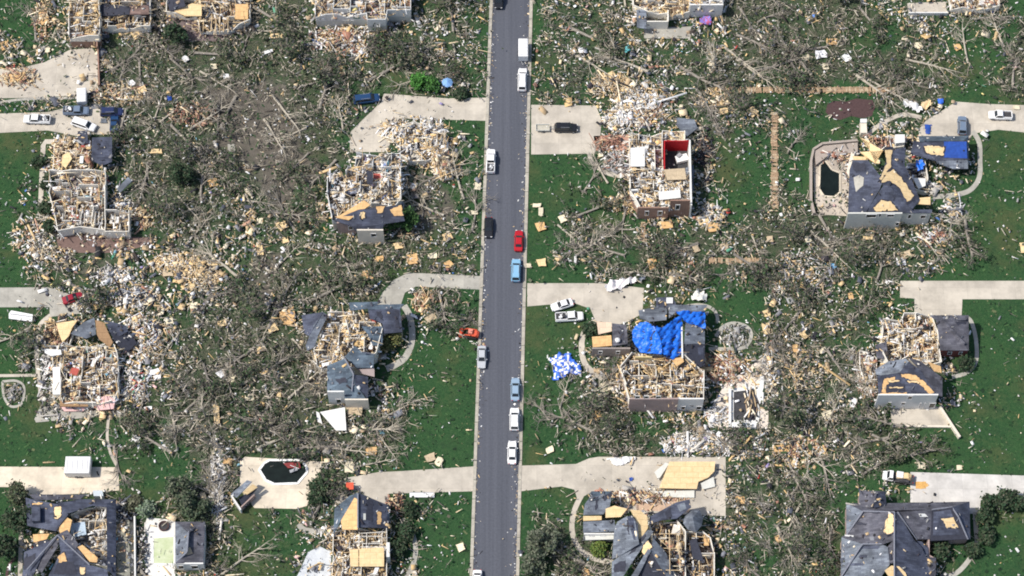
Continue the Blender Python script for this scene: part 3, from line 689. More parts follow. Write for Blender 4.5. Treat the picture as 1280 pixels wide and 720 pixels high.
mb = MB(); mb.wall(P(1135,19,0),P(1184,19,0),0,1.1,.25,WALLW); mb.build('front_wall', h)

# ---- second row
h = house('ruined_house', 'roofless house with a maze of pale room walls beside the white path, upper left', 98, 255)
ruin(h, [(61,212),(131,212),(131,287),(100,283),(72,288),(66,258),(61,240)], h=2.7, z0=.5, base=WALLC, seed=21, heap=2.2, broken=.2, wm=DRYW, room=3.2, weights=dict(lumber=3,white=5,brick=1,dark=.8,grey=1,color=.4), hmax=.6)
ruin(h, [(131,262),(161,262),(161,289),(131,289)], h=2.7, z0=.5, base=WALLC, seed=22, heap=1.4, broken=.1, weights=dict(lumber=2,white=3,dark=2), hmax=.5, floors=[(.5,.42,.34),(.2,.2,.2)])
ruin(h, [(67,172),(97,170),(112,176),(112,210),(66,212)], h=1.4, z0=.4, base=BRICKP, seed=23, broken=.9, heap=4, weights=dict(lumber=8,brick=2,white=2), hmax=1.2, floors=[(.55,.42,.30),(.45,.33,.27)])
slope(h, [(78,194,2.2),(86,190,2.6),(90,198,2.4),(82,210,1.8),(77,206,1.8)], PLY, name='floor_panel')
slope(h, [(115,172,3.4),(140,171,3.4),(140,202,3.0),(128,207,2.8),(114,200,3.0)], SLATE, patches=[(FELT,[(122,180),(125,180),(125,188),(122,188)])])
slope(h, [(97,164,2.6),(109,163,2.6),(110,179,2.2),(98,180,2.2)], SLATE)
mb = MB(); mb.box(P(115,249,1.0),(4.2,1.3,.8),mat('aqua_tub',(.38,.56,.62),.4,.1,1)); mb.build('bathtub', h)
joists(h, [(102,264),(128,264),(128,282),(102,282)], 2.6, False, .75, DRYW, name='ceiling_joists')
slope(h, [(146,236,1.5),(160,221,2.4),(165,226,2.4),(150,241,1.3)], SLATEG, name='roof_scrap')

h = house('ruined_house', 'roofless two-storey house with a strip of dark roof left along its lower side', 460, 240)
ruin(h, [(409,216),(432,214),(434,207),(444,205),(445,190),(500,190),(501,248),(490,256),(455,258),(430,268),(415,272),(409,240)], h=2.6, z0=3.0, base=WALLC, seed=24, heap=5, broken=.62, wm=WALLW, weights=dict(lumber=5,white=7,grey=1,dark=.8,color=.3), hmax=1.0)
ruin(h, [(500,158),(516,150),(556,163),(560,186),(530,200),(512,200),(500,188)], h=2.0, z0=.4, base=WALLC, seed=25, heap=5.5, broken=1.0, weights=dict(lumber=4,white=6,dark=1,grey=1), hmax=1.5)
ruin(h, [(531,180),(556,180),(563,205),(566,222),(552,224),(534,202)], h=.6, z0=.3, base=PLYB, seed=26, heap=6, broken=.9, weights=dict(lumber=9,brick=1,white=1), rub='lumber_heap', rlabel='heap of orange splintered boards beside the ruin', hmax=1.6)
slope(h, [(448,262,7.6),(500,256,7.6),(506,276,5.8),(466,282,5.6),(440,283,5.6),(417,275,5.4)], SLATE, patches=[(PLYO,[(488,262),(501,256),(504,270),(492,270)]),(PLYO,[(470,258),(481,257),(479,265),(472,266)]),(PLY,[(451,266),(455,264),(457,272),(452,274)])])
slope(h, [(440,283,5.6),(466,282,5.8),(480,280,5.8),(478,287,4.6),(447,291,4.4)], SLATE)
slope(h, [(420,272,6.4),(455,250,7.0),(463,256,7.0),(436,275,6.2)], PLYO, name='floor_panel')
facade(h, 421,446,279,292, WALLM, [(436,283,441,287)]); facade(h, 446,479,288,305, WALLC, [(464,292,470,296)]); facade(h, 480,506,276,284, WALLC)
slope(h, [(458,213,6.2),(465,214,6.2),(466,230,6.0),(459,230,6.0)], FELT, name='floor_panel')

h = house('ruined_house', 'roofless house with a bright red room, right of the street', 822, 225)
ruin(h, [(787,166),(828,166),(828,176),(829,212),(863,212),(864,252),(838,256),(832,258),(800,258),(788,235)], h=2.5, z0=2.6, base=WALLB, seed=31, heap=5, broken=.6, wm=DRYW, weights=dict(lumber=6,white=7,dark=.5,grey=1,brick=.4), hmax=.9)
q = [P(830,178,0),P(862,178,0),P(862,214,0),P(830,214,0)]
mb = MB(); zt = 5.3; a=[P(830,176,zt),P(861,176,zt),P(861,211,zt),P(830,211,zt)]
mb.prism([Vector((p.x,p.y,1.2)) for p in a], 1.3, DARKF); mb.build('sunken_floor', h)  # near-black floor colour holds the shade of the deep room
mb = MB(); mb.wall(a[0],a[1],1.2,zt,.2,REDW); mb.wall(a[0]+Vector((.1,-.1,0)),a[3]+Vector((.1,0,0)),1.2,zt,.2,REDW); mb.wall(a[3],a[2],1.2,3.2,.2,REDW); mb.build('red_room_wall', h, 'bright red painted room walls')
mb = MB(); mb.wall(a[1]+Vector((.2,.1,0)),a[2]+Vector((.2,-9,0)),0,zt+.3,.3,WALLW); mb.build('outer_wall', h)
ruin(h, [(828,163),(856,163),(856,175),(828,175)], h=.8, z0=2.8, base=WALLC, seed=32, heap=1, floors=[(.72,.62,.46)])
mb = MB(); p = P(852,200,1.3); mb.box(p+Vector((0,0,.5)),(2.6,1.6,.9),WHITE,yaw=.3); mb.box(p+Vector((-.6,.5,1.1)),(1.0,.7,.5),GREYM,yaw=.8); mb.build('kitchen_unit', h)
slope(h, [(830,212,5.2),(856,210,5.2),(858,224,5.1),(834,225,5.1)], PLYB, name='floor_panel')
for s_ in ([(788,185,5),(806,183,5),(806,208,4.9),(788,208,4.9)], [(823,240,5.2),(850,237,5.2),(851,247,5.1),(824,250,5.1)]):
    slope(h, s_, WALLW, name='ceiling_panel', t=.12)
slope(h, [(846,147,1.6),(868,149,1.9),(872,160,1.4),(857,172,.9),(846,156,1.2)], SLATEG, name='roof_scrap')
slope(h, [(857,210,2.4),(867,206,2.4),(867,238,1.6),(857,241,1.6)], SLATEG, name='roof_scrap')
facade(h, 797,836,260,274, WALLB, [(806,264,811,269),(822,264,828,269)]); facade(h, 838,863,251,271, WALLB, [(844,256,850,262)]); facade(h, 789,797,238,252, WALLW)

h = house('tarped_house', 'dark-roofed house with blue tarps, tan bare decking and a ruined pool terrace', 1125, 225)
zE = 5.6; zR = 8.6
slope(h, [(1062,212,zE+.5),(1066,200,zE+1),(1085,200,zE+1.6),(1104,225,zR-1.2),(1100,236,zR-1.0),(1082,266,zE),(1060,266,zE)], SLATE, patches=[(CONCG,[(1067,222),(1074,219),(1080,222),(1079,232),(1074,236),(1070,240),(1068,230)]),(FELT,[(1066,204),(1082,204),(1082,214),(1067,214)])])
slope(h, [(1082,266,zE),(1104,232,zR),(1112,232,zR),(1140,262,zE+.6),(1165,262,zE),(1165,266,zE)], SLATE, patches=[(PLY,[(1092,260),(1101,250),(1114,252),(1122,263),(1096,264)])])
slope(h, [(1104,232,zR),(1100,222,zR-.6),(1110,195,zR-.5),(1120,186,zR-.8),(1132,184,zR-1.8),(1131,206,zR-1.9),(1141,228,zR-2.2),(1150,250,zE+.4),(1140,262,zE+.5),(1112,233,zR)], SLATE, patches=[(PLY,[(1109,215),(1117,212),(1126,222),(1142,244),(1138,250),(1133,252),(1126,236),(1112,226),(1099,229)]),(PLY,[(1106,187),(1115,187),(1113,208),(1101,226),(1099,224),(1108,205)])])
slope(h, [(1104,188,zR-1.0),(1075,172,zE+.3),(1087,176,zE+.5),(1087,188,zE+1),(1096,196,zR-1.9),(1100,204,zR-1.4),(1094,204,zR-1.8),(1075,190,zE+.3)], PLY, name='bare_decking')
slope(h, [(1066,195,zE+.2),(1082,196,zE+.2),(1082,200,zE),(1068,200,zE)], PLY, name='bare_decking')
slope(h, [(1131,249,zE+.2),(1163,246,zE+.2),(1163,256,zE),(1132,254,zE)], PLY, name='bare_decking')
slope(h, [(1148,170,3.6),(1211,170,3.6),(1204,176,5.2),(1150,177,5.2)], SLATEB)  # north strip in a lighter shingle: its brighter light is in the colour
slope(h, [(1150,177,5.2),(1204,176,5.2),(1209,199,3.8),(1170,201,3.8),(1152,196,4.0),(1138,192,4.4),(1142,176,4.8)], SLATE, patches=[(TARPD,[(1180,177),(1208,177),(1209,198),(1180,197)]),(PLY,[(1155,183),(1160,182),(1180,184),(1179,195),(1158,192)])])
slope(h, [(1204,176,5.2),(1211,170,3.6),(1211,205,3.6),(1209,199,3.8)], SLATEB)
slope(h, [(1170,201,3.8),(1210,199,3.7),(1210,211,3.2),(1192,211,3.2),(1175,205,3.5)], SLATEG)
facade(h, 1060,1128,267,286, WALLG, [(1082,268,1096,272),(1098,267,1102,271),(1108,268,1118,271),(1119,278,1124,282)]); facade(h, 1128,1164,266,281, WALLG, [(1134,268,1140,273),(1150,269,1158,273)])
ruin(h, [(1083,166),(1134,168),(1130,182),(1108,182),(1100,186),(1086,175)], h=1.8, z0=.5, base=WALLM, seed=36, broken=.6, weights=dict(brick=5,lumber=2,dark=2,white=2), floors=[(.3,.2,.18),(.2,.14,.14)])
ruin(h, [(1134,205),(1156,200),(1160,222),(1158,240),(1144,236),(1136,222)], h=1.5, z0=.3, base=WALLM, seed=37, broken=.5, weights=dict(white=3,dark=3,grey=2,lumber=1), floors=[(.3,.28,.28),(.1,.1,.1)])
mb = MB(); mb.prism([P(1119,168,3.2),P(1131,168,3.2),P(1131,178,3.2),P(1120,179,3.2)], 2.8, WALLW); mb.build('chimney', h)
slope(h, [(1141,222,2.4),(1157,223,2.4),(1157,232,2.1),(1148,236,2.1)], WALLW, name='ceiling_panel')
uprise(h, 'terrace_wall', [(1018,266),(1014,250),(1014,200),(1017,186),(1028,179),(1072,175)], 1.3, 0, mat('pinkish_wall',(.36,.31,.27),.9,.1,1), .5, False)
mb = MB(); mb.prism([P(x,y,.9) for x,y in [(1018,189),(1030,182),(1072,178),(1072,190),(1036,194),(1020,206)]], .9, mat('pinkish_wall',(.36,.31,.27))); mb.build('raised_terrace', h)
# its pool
def pool(name, label, pts, depth, wm, cm, wpx, anchor, lip=.12, cat='pool'):
    o = thing(name, label, cat, P(anchor[0],anchor[1],0)); mb = MB(); mb.prism([P(x,y,lip+.03) for x,y in pts], .08, wm); mb.build('water', o)
    mb = MB(); q = [P(x,y,lip+.1) for x,y in pts]
    for a,b_ in zip(q, q[1:]+q[:1]): mb.wall(a,b_,0,lip+.1,wpx,cm)
    mb.build('coping', o); CLEAR.append((pts,.03)); BLOCK.append(pts); return o
pool('swimming_pool', 'dark teal kidney pool beside the blue-tarped dark roof', [(1025,206),(1031,200),(1040,212),(1050,216),(1050,240),(1043,246),(1030,245),(1024,236)], 1, WATERD, POOLD, .35, (1037,225))
slope(h, [(1058,215,.9),(1064,190,1.2),(1068,192,1.2),(1064,225,.9)], WALLC, name='roof_scrap')

# ---- third row
h = house('ruined_house', 'roofless house full of white and tan rubble above the stone terrace, far left', 105, 460)
ruin(h, [(64,432),(80,428),(120,432),(142,430),(146,440),(147,488),(140,500),(120,503),(78,502),(75,492),(65,490)], h=2.6, z0=.6, base=WALLC, seed=41, heap=5, broken=.65, weights=dict(lumber=7,white=6,brick=1,dark=1,color=.6,grey=1), hmax=1)
ruin(h, [(56,400),(94,399),(92,414),(86,430),(56,432)], h=1.3, z0=.4, base=WALLB, seed=42, heap=3, broken=.8, weights=dict(lumber=8,brick=4,dark=1), floors=[(.42,.26,.15),(.5,.34,.2)], hmax=1.6)
slope(h, [(70,404,2.6),(97,400,3.0),(90,410,2.8),(86,420,2.5),(78,428,1.9),(74,418,2.2)], PLY, name='bare_decking')
slope(h, [(88,417,3.2),(104,403,4.2),(118,397,4.4),(120,418,3.2),(108,423,2.8)], SLATEG)
slope(h, [(119,400,4.4),(130,403,4.0),(135,415,3.6),(141,428,2.8),(137,434,2.4),(124,424,3.0),(121,418,3.2)], mat('brown_board',(.32,.20,.11),.9,.15,2,kind='deck'), name='gable_panel')
slope(h, [(130,400,3.9),(158,407,3.2),(160,414,2.8),(150,420,2.6),(138,416,3.4)], SLATE)
slope(h, [(138,417,3.2),(160,415,2.5),(171,428,1.6),(160,440,1.3),(147,432,2.2)], FELT)
mb = MB(); mb.prism([P(66,459,3.2),P(75,458,3.2),P(76,493,3.2),P(66,493,3.2)], .2, WALLW); mb.prism([P(55,436,3.1),P(76,437,3.1),P(77,443,3.1),P(64,445,3.1),(P(56,441,3.1))], .2, WALLW); mb.build('ceiling_panel', h)
mb = MB(); mb.prism([P(75,501,2.4),P(110,501,2.4),P(110,508,2.2),P(75,508,2.2)], .3, mat('brown_board',(.32,.2,.11))); mb.build('porch_beam', h)
slope(h, [(76,508,.9),(108,508,.9),(104,514,.5),(80,514,.5)], PINK, name='insulation_sheet', t=.15); slope(h, [(120,500,2.2),(134,493,2.6),(144,500,2.2),(142,511,1.6),(122,513,1.6)], PINK, name='insulation_sheet', t=.15)

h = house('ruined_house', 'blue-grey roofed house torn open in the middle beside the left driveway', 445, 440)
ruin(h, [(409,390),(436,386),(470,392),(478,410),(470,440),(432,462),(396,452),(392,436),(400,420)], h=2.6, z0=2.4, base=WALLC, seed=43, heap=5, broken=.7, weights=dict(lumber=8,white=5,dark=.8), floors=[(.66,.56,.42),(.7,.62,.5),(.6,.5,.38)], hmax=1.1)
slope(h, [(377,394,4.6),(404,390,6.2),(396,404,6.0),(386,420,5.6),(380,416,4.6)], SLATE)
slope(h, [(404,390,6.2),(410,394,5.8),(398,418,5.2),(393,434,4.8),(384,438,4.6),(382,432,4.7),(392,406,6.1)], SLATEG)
slope(h, [(436,378,4.6),(478,377,4.6),(458,386,5.8),(438,388,5.4)], SLATEB)  # lighter shingle puts the light on this north strip into the colour
slope(h, [(458,381,6.0),(505,380,4.8),(500,386,5.8),(460,387,6.6)], SLATEB)  # north strip, lit tone painted as on the one beside it
slope(h, [(460,387,6.6),(500,386,5.9),(503,415,4.4),(479,417,4.2),(478,404,5.0),(462,398,6)], SLATE, patches=[(FELT,[(494,388),(498,388),(499,410),(495,410)]),(FELT,[(470,390),(476,389),(479,400),(473,396)])])  # darker shingle for the shaded south slope of the same roof
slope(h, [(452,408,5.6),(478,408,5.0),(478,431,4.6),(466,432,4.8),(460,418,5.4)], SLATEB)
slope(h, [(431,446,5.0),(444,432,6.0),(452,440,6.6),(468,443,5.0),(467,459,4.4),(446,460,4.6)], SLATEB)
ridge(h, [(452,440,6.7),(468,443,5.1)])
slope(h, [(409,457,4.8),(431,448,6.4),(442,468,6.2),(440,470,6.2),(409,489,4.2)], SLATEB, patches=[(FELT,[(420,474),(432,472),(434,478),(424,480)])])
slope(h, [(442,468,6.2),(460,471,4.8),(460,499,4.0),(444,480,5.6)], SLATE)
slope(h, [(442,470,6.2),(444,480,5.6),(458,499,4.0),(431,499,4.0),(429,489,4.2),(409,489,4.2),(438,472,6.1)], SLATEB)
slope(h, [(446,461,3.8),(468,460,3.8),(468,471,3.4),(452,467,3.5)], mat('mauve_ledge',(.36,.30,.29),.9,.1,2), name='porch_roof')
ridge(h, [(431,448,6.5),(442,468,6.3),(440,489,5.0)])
facade(h, 409,430,490,506, WALLW, [(421,499,426,504)]); facade(h, 431,460,500,512, WALLC); facade(h, 479,503,415,421, WALLC); facade(h, 431,467,460,470, WALLC)
mb = MB(); mb.prism([P(432,501,1.0),P(454,500,1.0),P(452,519,1.0),P(434,518,1.0)], .9, PLYB); mb.build('deck', h)
slope(h, [(400,515,1.6),(431,509,2.0),(433,538,1.2),(420,538,1.0)], WALLW, name='awning_panel', t=.12)
slope(h, [(395,514,.6),(399,516,.6),(403,530,.5),(397,527,.5)], WALLW, name='awning_panel', t=.12)

h = house('tarped_house', 'large wrecked house under a bright blue heart-shaped tarp, right of the street', 830, 440)
ruin(h, [(776,457),(790,440),(852,440),(880,462),(880,498),(848,499),(787,499),(783,480)], h=2.6, z0=2.6, base=WALLM, seed=51, heap=5, broken=.6, weights=dict(lumber=9,white=4,brick=1.2,dark=1,grey=1), hmax=1.1)
slope(h, [(791,413,5.6),(801,403,5.6),(810,404,6.6),(819,409,7.2),(826,424,7.6),(827,443,6.6),(801,441,5.6),(792,427,5.4)], TARP, name='tarp')
slope(h, [(826,424,7.6),(819,409,7.2),(829,410,7.0),(845,398,6.0),(851,395,5.6),(852,440,5.0),(840,449,5.0),(827,443,6.6)], TARP, name='tarp')
slope(h, [(845,390,5.6),(881,389,4.6),(881,411,4.4),(857,403,5.8)], TARP, name='tarp')
slope(h, [(836,381,4.0),(884,381,4.0),(881,389,5.4),(845,390,5.6),(836,398,4.5)], SLATEG)
slope(h, [(857,403,5.8),(881,411,4.4),(881,430,4.2),(855,430,5.4)], SLATEG)
slope(h, [(855,430,5.3),(881,430,4.2),(881,456,3.8),(868,462,3.8),(855,440,4.8)], FELT, patches=[(SLATE,[(872,434),(879,434),(880,446),(873,444)])])
slope(h, [(798,388,3.4),(822,383,3.6),(834,386,3.6),(833,400,4.2),(812,402,4.6),(800,398,3.8)], SLATEG)
slope(h, [(746,402,3.2),(764,403,3.6),(765,414,3.6),(748,418,3.0)], mat('tan_gable',(.62,.48,.36),.9,.1,2,kind='deck'), name='gable_panel')
slope(h, [(740,421,3.0),(764,419,3.8),(765,432,3.0),(741,434,2.6)], PLYO, name='bare_decking')
slope(h, [(765,404,3.8),(783,406,4.4),(785,430,4.4),(766,432,3.2)], SLATEW, patches=[(FELT,[(775,410),(780,410),(780,426),(775,426)])])
mb = MB(); c_ = P(772,426,4.2); mb.lathe(c_, [(.5,0),(.5,.5),(.2,.7)], WHITE, 10); mb.build('roof_vent', h)
facade(h, 740,788,436,446, mat('grey_brown_brick',(.30,.26,.24),.9,.15,1), [(748,439,753,442),(770,439,775,442)])
facade(h, 787,848,499,515, WALLM, [(794,495,800,498),(805,495,811,498),(820,495,826,498)]); facade(h, 848,880,499,514, WALLW, [(851,508,857,512),(870,508,877,512)])
mb = MB(); a = P(794,446,5.8); b_ = P(815,446,5.8); mb.wall(a,b_,2.6,5.8,.25,mat('yellow_plaster',(.62,.50,.26),.9,.08,1)); mb.build('yellow_room_wall', h, 'yellow plastered room wall')
slope(h, [(797,459,3.1),(808,459,3.1),(810,469,3.1),(799,468,3.1)], DARKF, name='floor_panel')  # near-black sheet stands in for the shade of an open pit
slope(h, [(839,449,5.4),(853,446,5.4),(855,452,5.2),(846,458,5.2)], PLYO, name='bare_decking')
mb = MB(); a=P(852,392,5.6); mb.wall(P(852,404,5.4),P(853,448,5.4),3,5.5,.3,WALLW); mb.build('parapet', h)
po = pool('emptied_pool', 'long narrow emptied pool with white coping and tan planks fallen in', [(915,488),(947,484),(947,527),(915,527)], 1, DARKF, WALLW, .7, (930,508), .3)
mb = MB(); q=[P(911,486,1.0),P(914,486,1.0),P(914,533,1.0),P(911,533,1.0)]; mb.prism(q,1.0,WALLW); q=[P(914.5,528,1.0),P(946,528,1.0),P(945,534,1.0),P(914.5,534,1.0)]; mb.prism(q,1.0,WALLW); q=[P(950,470,.8),P(955,470,.8),P(954,505,.8),P(949,505,.8)]; mb.prism(q,.8,WALLW); mb.build('pool_wall', po)
BLOCK.append([(908,484),(949,482),(949,536),(908,536)]); BLOCK.append([(844,566),(896,566),(896,600),(872,612),(822,612)])
nn=26; o=bits('fallen_plank', *Pn(RNG.uniform(932,946,nn),RNG.uniform(486,526,nn)), RNG.uniform(.3,.9,nn), RNG.uniform(1,3.4,nn), np.full(nn,.28), np.full(nn,.1), RNG.normal(1.4,.5,nn), RNG.normal(0,.12,nn), pick(dict(lumber=5,white=1,dark=1),nn), None); o.parent=po; o.location=-ORG[po.name]; o['kind']='stuff'

h = house('damaged_house', 'house with dark roof stripped to orange laths above a white front and patio', 1140, 450)
ruin(h, [(1104,398),(1128,398),(1130,391),(1164,391),(1172,410),(1174,436),(1177,452),(1150,450),(1136,444),(1110,452),(1104,440)], h=2.6, z0=1.6, base=WALLC, seed=54, heap=4.5, broken=.5, weights=dict(lumber=6,white=6,brick=1.2,dark=.7), hmax=1.0)
ruin(h, [(1075,438),(1088,440),(1096,446),(1096,474),(1080,474),(1075,456)], h=1.0, z0=.5, base=WALLM, seed=55, heap=4, broken=.7, weights=dict(white=4,lumber=3,brick=2,dark=2), floors=[(.25,.2,.18)])
slope(h, [(1162,394,4.2),(1211,394,4.2),(1208,400,5.4),(1170,400,5.4)], SLATEW)
slope(h, [(1170,400,5.4),(1178,400,5.6),(1206,430,4.6),(1210,438,3.8),(1175,438,3.8),(1173,415,4.6)], SLATEW)
slope(h, [(1178,400,5.6),(1208,400,5.4),(1211,394,4.4),(1211,438,3.8),(1206,430,4.6)], SLATEW, patches=[(FELT,[(1194,402),(1208,402),(1208,405),(1196,406)])])
ridge(h, [(1178,400,5.7),(1206,430,4.7)], SLATEW, .3)
facade(h, 1175,1210,439,446, mat('dark_red_brick',(.22,.07,.06),.9,.15,1), [(1184,440,1190,443),(1198,440,1203,443)])
slope(h, [(1094,431,3.4),(1108,427,4.2),(1110,448,3.6),(1096,448,3.4)], SLATEW)
slope(h, [(1095,468,5.4),(1094,462,5.4),(1110,452,6.2),(1132,448,7.0),(1136,452,7.4),(1124,468,6.6),(1104,470,5.8)], SLATEG)
slope(h, [(1097,470,6.0),(1124,466,7.0),(1136,452,7.8),(1150,462,7.4),(1171,493,5.4),(1098,494,5.4)], SLATE, patches=[(PLYO,[(1105,474),(1118,471),(1118,475),(1108,481),(1107,490),(1102,490)]),(PLYO,[(1126,468),(1144,468),(1160,482),(1168,491),(1162,492),(1150,480),(1128,471)]),(PLYO,[(1100,491),(1134,491),(1134,493.5),(1100,493.5)]),(FELT,[(1108,481),(1130,479),(1131,488),(1108,490)]),(PLY,[(1110,476),(1124,475),(1124,476.5),(1111,478)]),(PLY,[(1133,476),(1146,476),(1150,479),(1136,478.5)]),(PLY,[(1111,484),(1128,483.5),(1128,485),(1112,485.5)])])
slope(h, [(1136,447,7.9),(1150,451,6.8),(1178,472,5.4),(1178,496,5.2),(1171,493,5.5),(1150,462,7.5)], SLATEW)
slope(h, [(1160,452,6.2),(1176,458,5.6),(1177,466,5.4),(1168,464,6)], PLYO, name='bare_decking')
Yf,_ = facade(h, 1098,1173,494,511, WALLW, [(1109,503,1114,508),(1126,503,1132,506),(1134,495,1141,499),(1148,504,1152,510),(1154,504,1157,510),(1160,504,1170,510)])
uprise(h, 'retaining_wall', [(1175,508),(1190,531),(1200,546)], 1.0, 0, WALLC, .5, False)
uprise(h, 'patio_edge', [(1114,532),(1190,533)], .5, 0, WALLC, .4, False)

# ---- bottom row
h = house('damaged_house', 'wide dark slate house with orange decking showing and its right side torn open, lower left', 90, 670)
ruin(h, [(88,643),(118,632),(136,634),(136,708),(112,704),(96,690)], h=2.6, z0=1.2, base=WALLC, seed=61, heap=2.6, broken=.4, weights=dict(white=8,lumber=3,dark=1,grey=2), floors=[(.72,.70,.66),(.5,.52,.55),(.6,.55,.5)], hmax=.8)
slope(h, [(36,618,4.0),(108,618,4.0),(100,624,5.0),(44,625,5.0)], SLATEW)
slope(h, [(32,622,4.0),(44,625,5.0),(72,630,6.2),(86,642,5.6),(76,655,5.0),(70,664,4.4),(34,657,4.0)], SLATE, patches=[(FELT,[(40,632),(51,632),(51,652),(41,652)]),(PLYO,[(40,629),(53,628),(53,630),(40,631)]),(PLY,[(68,635),(76,632),(77,644),(72,649),(68,648)])])
mb = MB(); mb.prism([P(39,633,6.0),P(50,633,6.0),P(50,651,5.6),P(40,651,5.6)], 1.6, SLATE); mb.build('dormer', h)
slope(h, [(72,629,6.2),(100,624,5.0),(145,624,4.2),(134,634,5.2),(116,632,5.4),(98,638,5.6),(84,642,5.8)], SLATE)
slope(h, [(133,630,5.4),(145,624,4.2),(145,722,4.2),(134,712,5.2)], SLATE)
slope(h, [(86,655,3.2),(106,652,3.4),(108,668,3.2),(90,672,3.0)], mat('pale_blue_sheet',(.42,.52,.62),.6,.2,1), name='ceiling_panel')
slope(h, [(74,652,5.0),(80,645,5.2),(90,650,5.2),(86,668,4.8),(78,672,4.4),(74,664,4.6)], PLYO, name='bare_decking')
slope(h, [(41,668,3.6),(62,667,4.0),(58,674,3.8),(42,678,3.4)], PLYO, name='bare_decking')
slope(h, [(42,678,3.4),(62,674,4.0),(50,690,3.6),(42,690,3.4)], FELT)
slope(h, [(42,708,4.2),(62,676,6.0),(72,668,6.6),(76,676,6.4),(52,716,4.6)], SLATEW)
slope(h, [(62,676,6.0),(30,690,3.9),(28,722,3.8),(40,722,4.2)], SLATE, patches=[(FELT,[(30,698),(44,692),(42,706),(30,712)])])
slope(h, [(72,668,6.6),(96,684,6.4),(112,706,5.2),(134,712,4.8),(138,740,3.8),(50,740,3.8),(76,690,6.6)], SLATE, patches=[(FELT,[(72,704),(92,702),(96,718),(66,718)]),(PLYO,[(72,696),(80,690),(84,702),(74,703)]),(PLY,[(100,708),(106,710),(106,718),(101,718)])])
slope(h, [(97,684,6.9),(103,681,6.9),(122,697,6.4),(121,703,6.2),(112,702,6.2)], PLYO, name='bare_decking')
slope(h, [(72,668,6.7),(84,662,6.2),(98,680,6.5),(95,686,6.5)], SLATEW)
ridge(h, [(34,712,5.0),(72,669,6.9)]); ridge(h, [(72,669,6.9),(112,706,5.6)])
uprise(h, 'courtyard_wall', [(168,645),(169,740)], 1.6, 0, WALLW, .3, False)
mb = MB(); mb.prism([P(116,613,1.6),P(128,613,1.6),P(129,620,1.6),P(117,620,1.6)], 1.5, mat('pale_blue_box',(.5,.56,.6),.6,.1,1)); mb.build('air_conditioner', h)

h = house('pool_house', 'small grey hip-roofed pool house beside a white terrace with green pool', 237, 680, group=None)
slope(h, [(219,652,3.0),(256,652,3.0),(246,658,4.6),(236,666,4.9)], SLATEW)
slope(h, [(219,652,3.0),(236,663,4.9),(234,690,4.6),(219,704,3.0)], SLATEG)  # sunlit left plane painted lighter than the right plane of this hip roof
slope(h, [(236,663,4.9),(246,657,4.6),(256,652,3.0),(254,705,3.0),(219,704,3.0),(234,690,4.7)], SLATEW, patches=[(PLYB,[(231,686),(238,684),(241,692),(233,694)])])
ridge(h, [(236,664,5.0),(234,690,4.8)]); ridge(h, [(234,690,4.8),(219,704,3.1)])
facade(h, 219,254,705,713, WALLW, [(224,707,229,711),(240,707,247,711)]); uprise(h, 'side_wall', [(254,703),(256,654)], 2.8, 0, WALLW, .2, False)
pool('swimming_pool', 'pale green rectangular pool in the white terrace at lower left', [(191,672),(218,670),(218,705),(191,705)], 1, WATERG, mat('white_coping',(.82,.82,.8)), .3, (204,690))
o = thing('fire_pit', 'round dark fire pit at the top of the white pool terrace', 'fire pit', P(205,658,0)); mb = MB(); mb.lathe(P(205,658,0.1), [(1.05,0),(1.05,.5),(.85,.5),(.8,.3)], MULCH, 18); mb.build('pit_ring', o)
mb = MB(); mb.lathe(P(205,658,.3), [(.75,0),(.7,.14)], DARKF, 14); mb.build('fire_bowl', o)
pool('swimming_pool', 'dark octagonal pool with a red wreck in it, on a cream deck', [(324,587),(330,579),(337,575),(376,575),(383,583),(384,590),(378,597),(372,604),(343,605),(332,600)], 1, WATERD, mat('white_coping',(.82,.82,.8)), .45, (353,590))
o = thing('crushed_swing_seat', 'mangled dark red swing seat lying in the octagonal pool', 'swing seat', P(365,583,0)); mb = MB(); RC = mat('dark_red_canvas',(.22,.04,.04),.8,.3,2)
mb.prism([P(354,579,.7),P(374,577,1.2),P(376,585,.6),P(360,585,.5)], .1, RC); mb.build('canopy', o)
mb = MB(); mb.tube(P(354,578,.3),P(374,586,1.2),.07,.07,GREYM); mb.tube(P(372,577,.3),P(366,590,1),.07,.07,GREYM); mb.box(P(367,588,.5),(1.6,.6,.3),GREYM,yaw=.4); mb.build('frame', o)
o = thing('garden_shed', 'small shed with tipped grey roof and bare plywood beside the cream pool deck', 'shed', P(308,620,0))
slope(o, [(288,618,2.6),(309,600,2.8),(315,602,3.4),(296,622,3.2)], SLATEG); slope(o, [(303,616,3.0),(316,605,3.3),(322,609,2.8),(309,618,2.7)], PLY, name='bare_decking')
slope(o, [(298,622,2.4),(308,617,2.4),(321,611,2.2),(302,632,1.8)], FELT, name='floor_panel'); uprise(o, 'white_wall', [(289,619),(301,637)], 2.0, 0, WALLW, .3, False); uprise(o, 'side_wall', [(301,634),(318,618)], 1.8, 0, WALLM, .25, False)

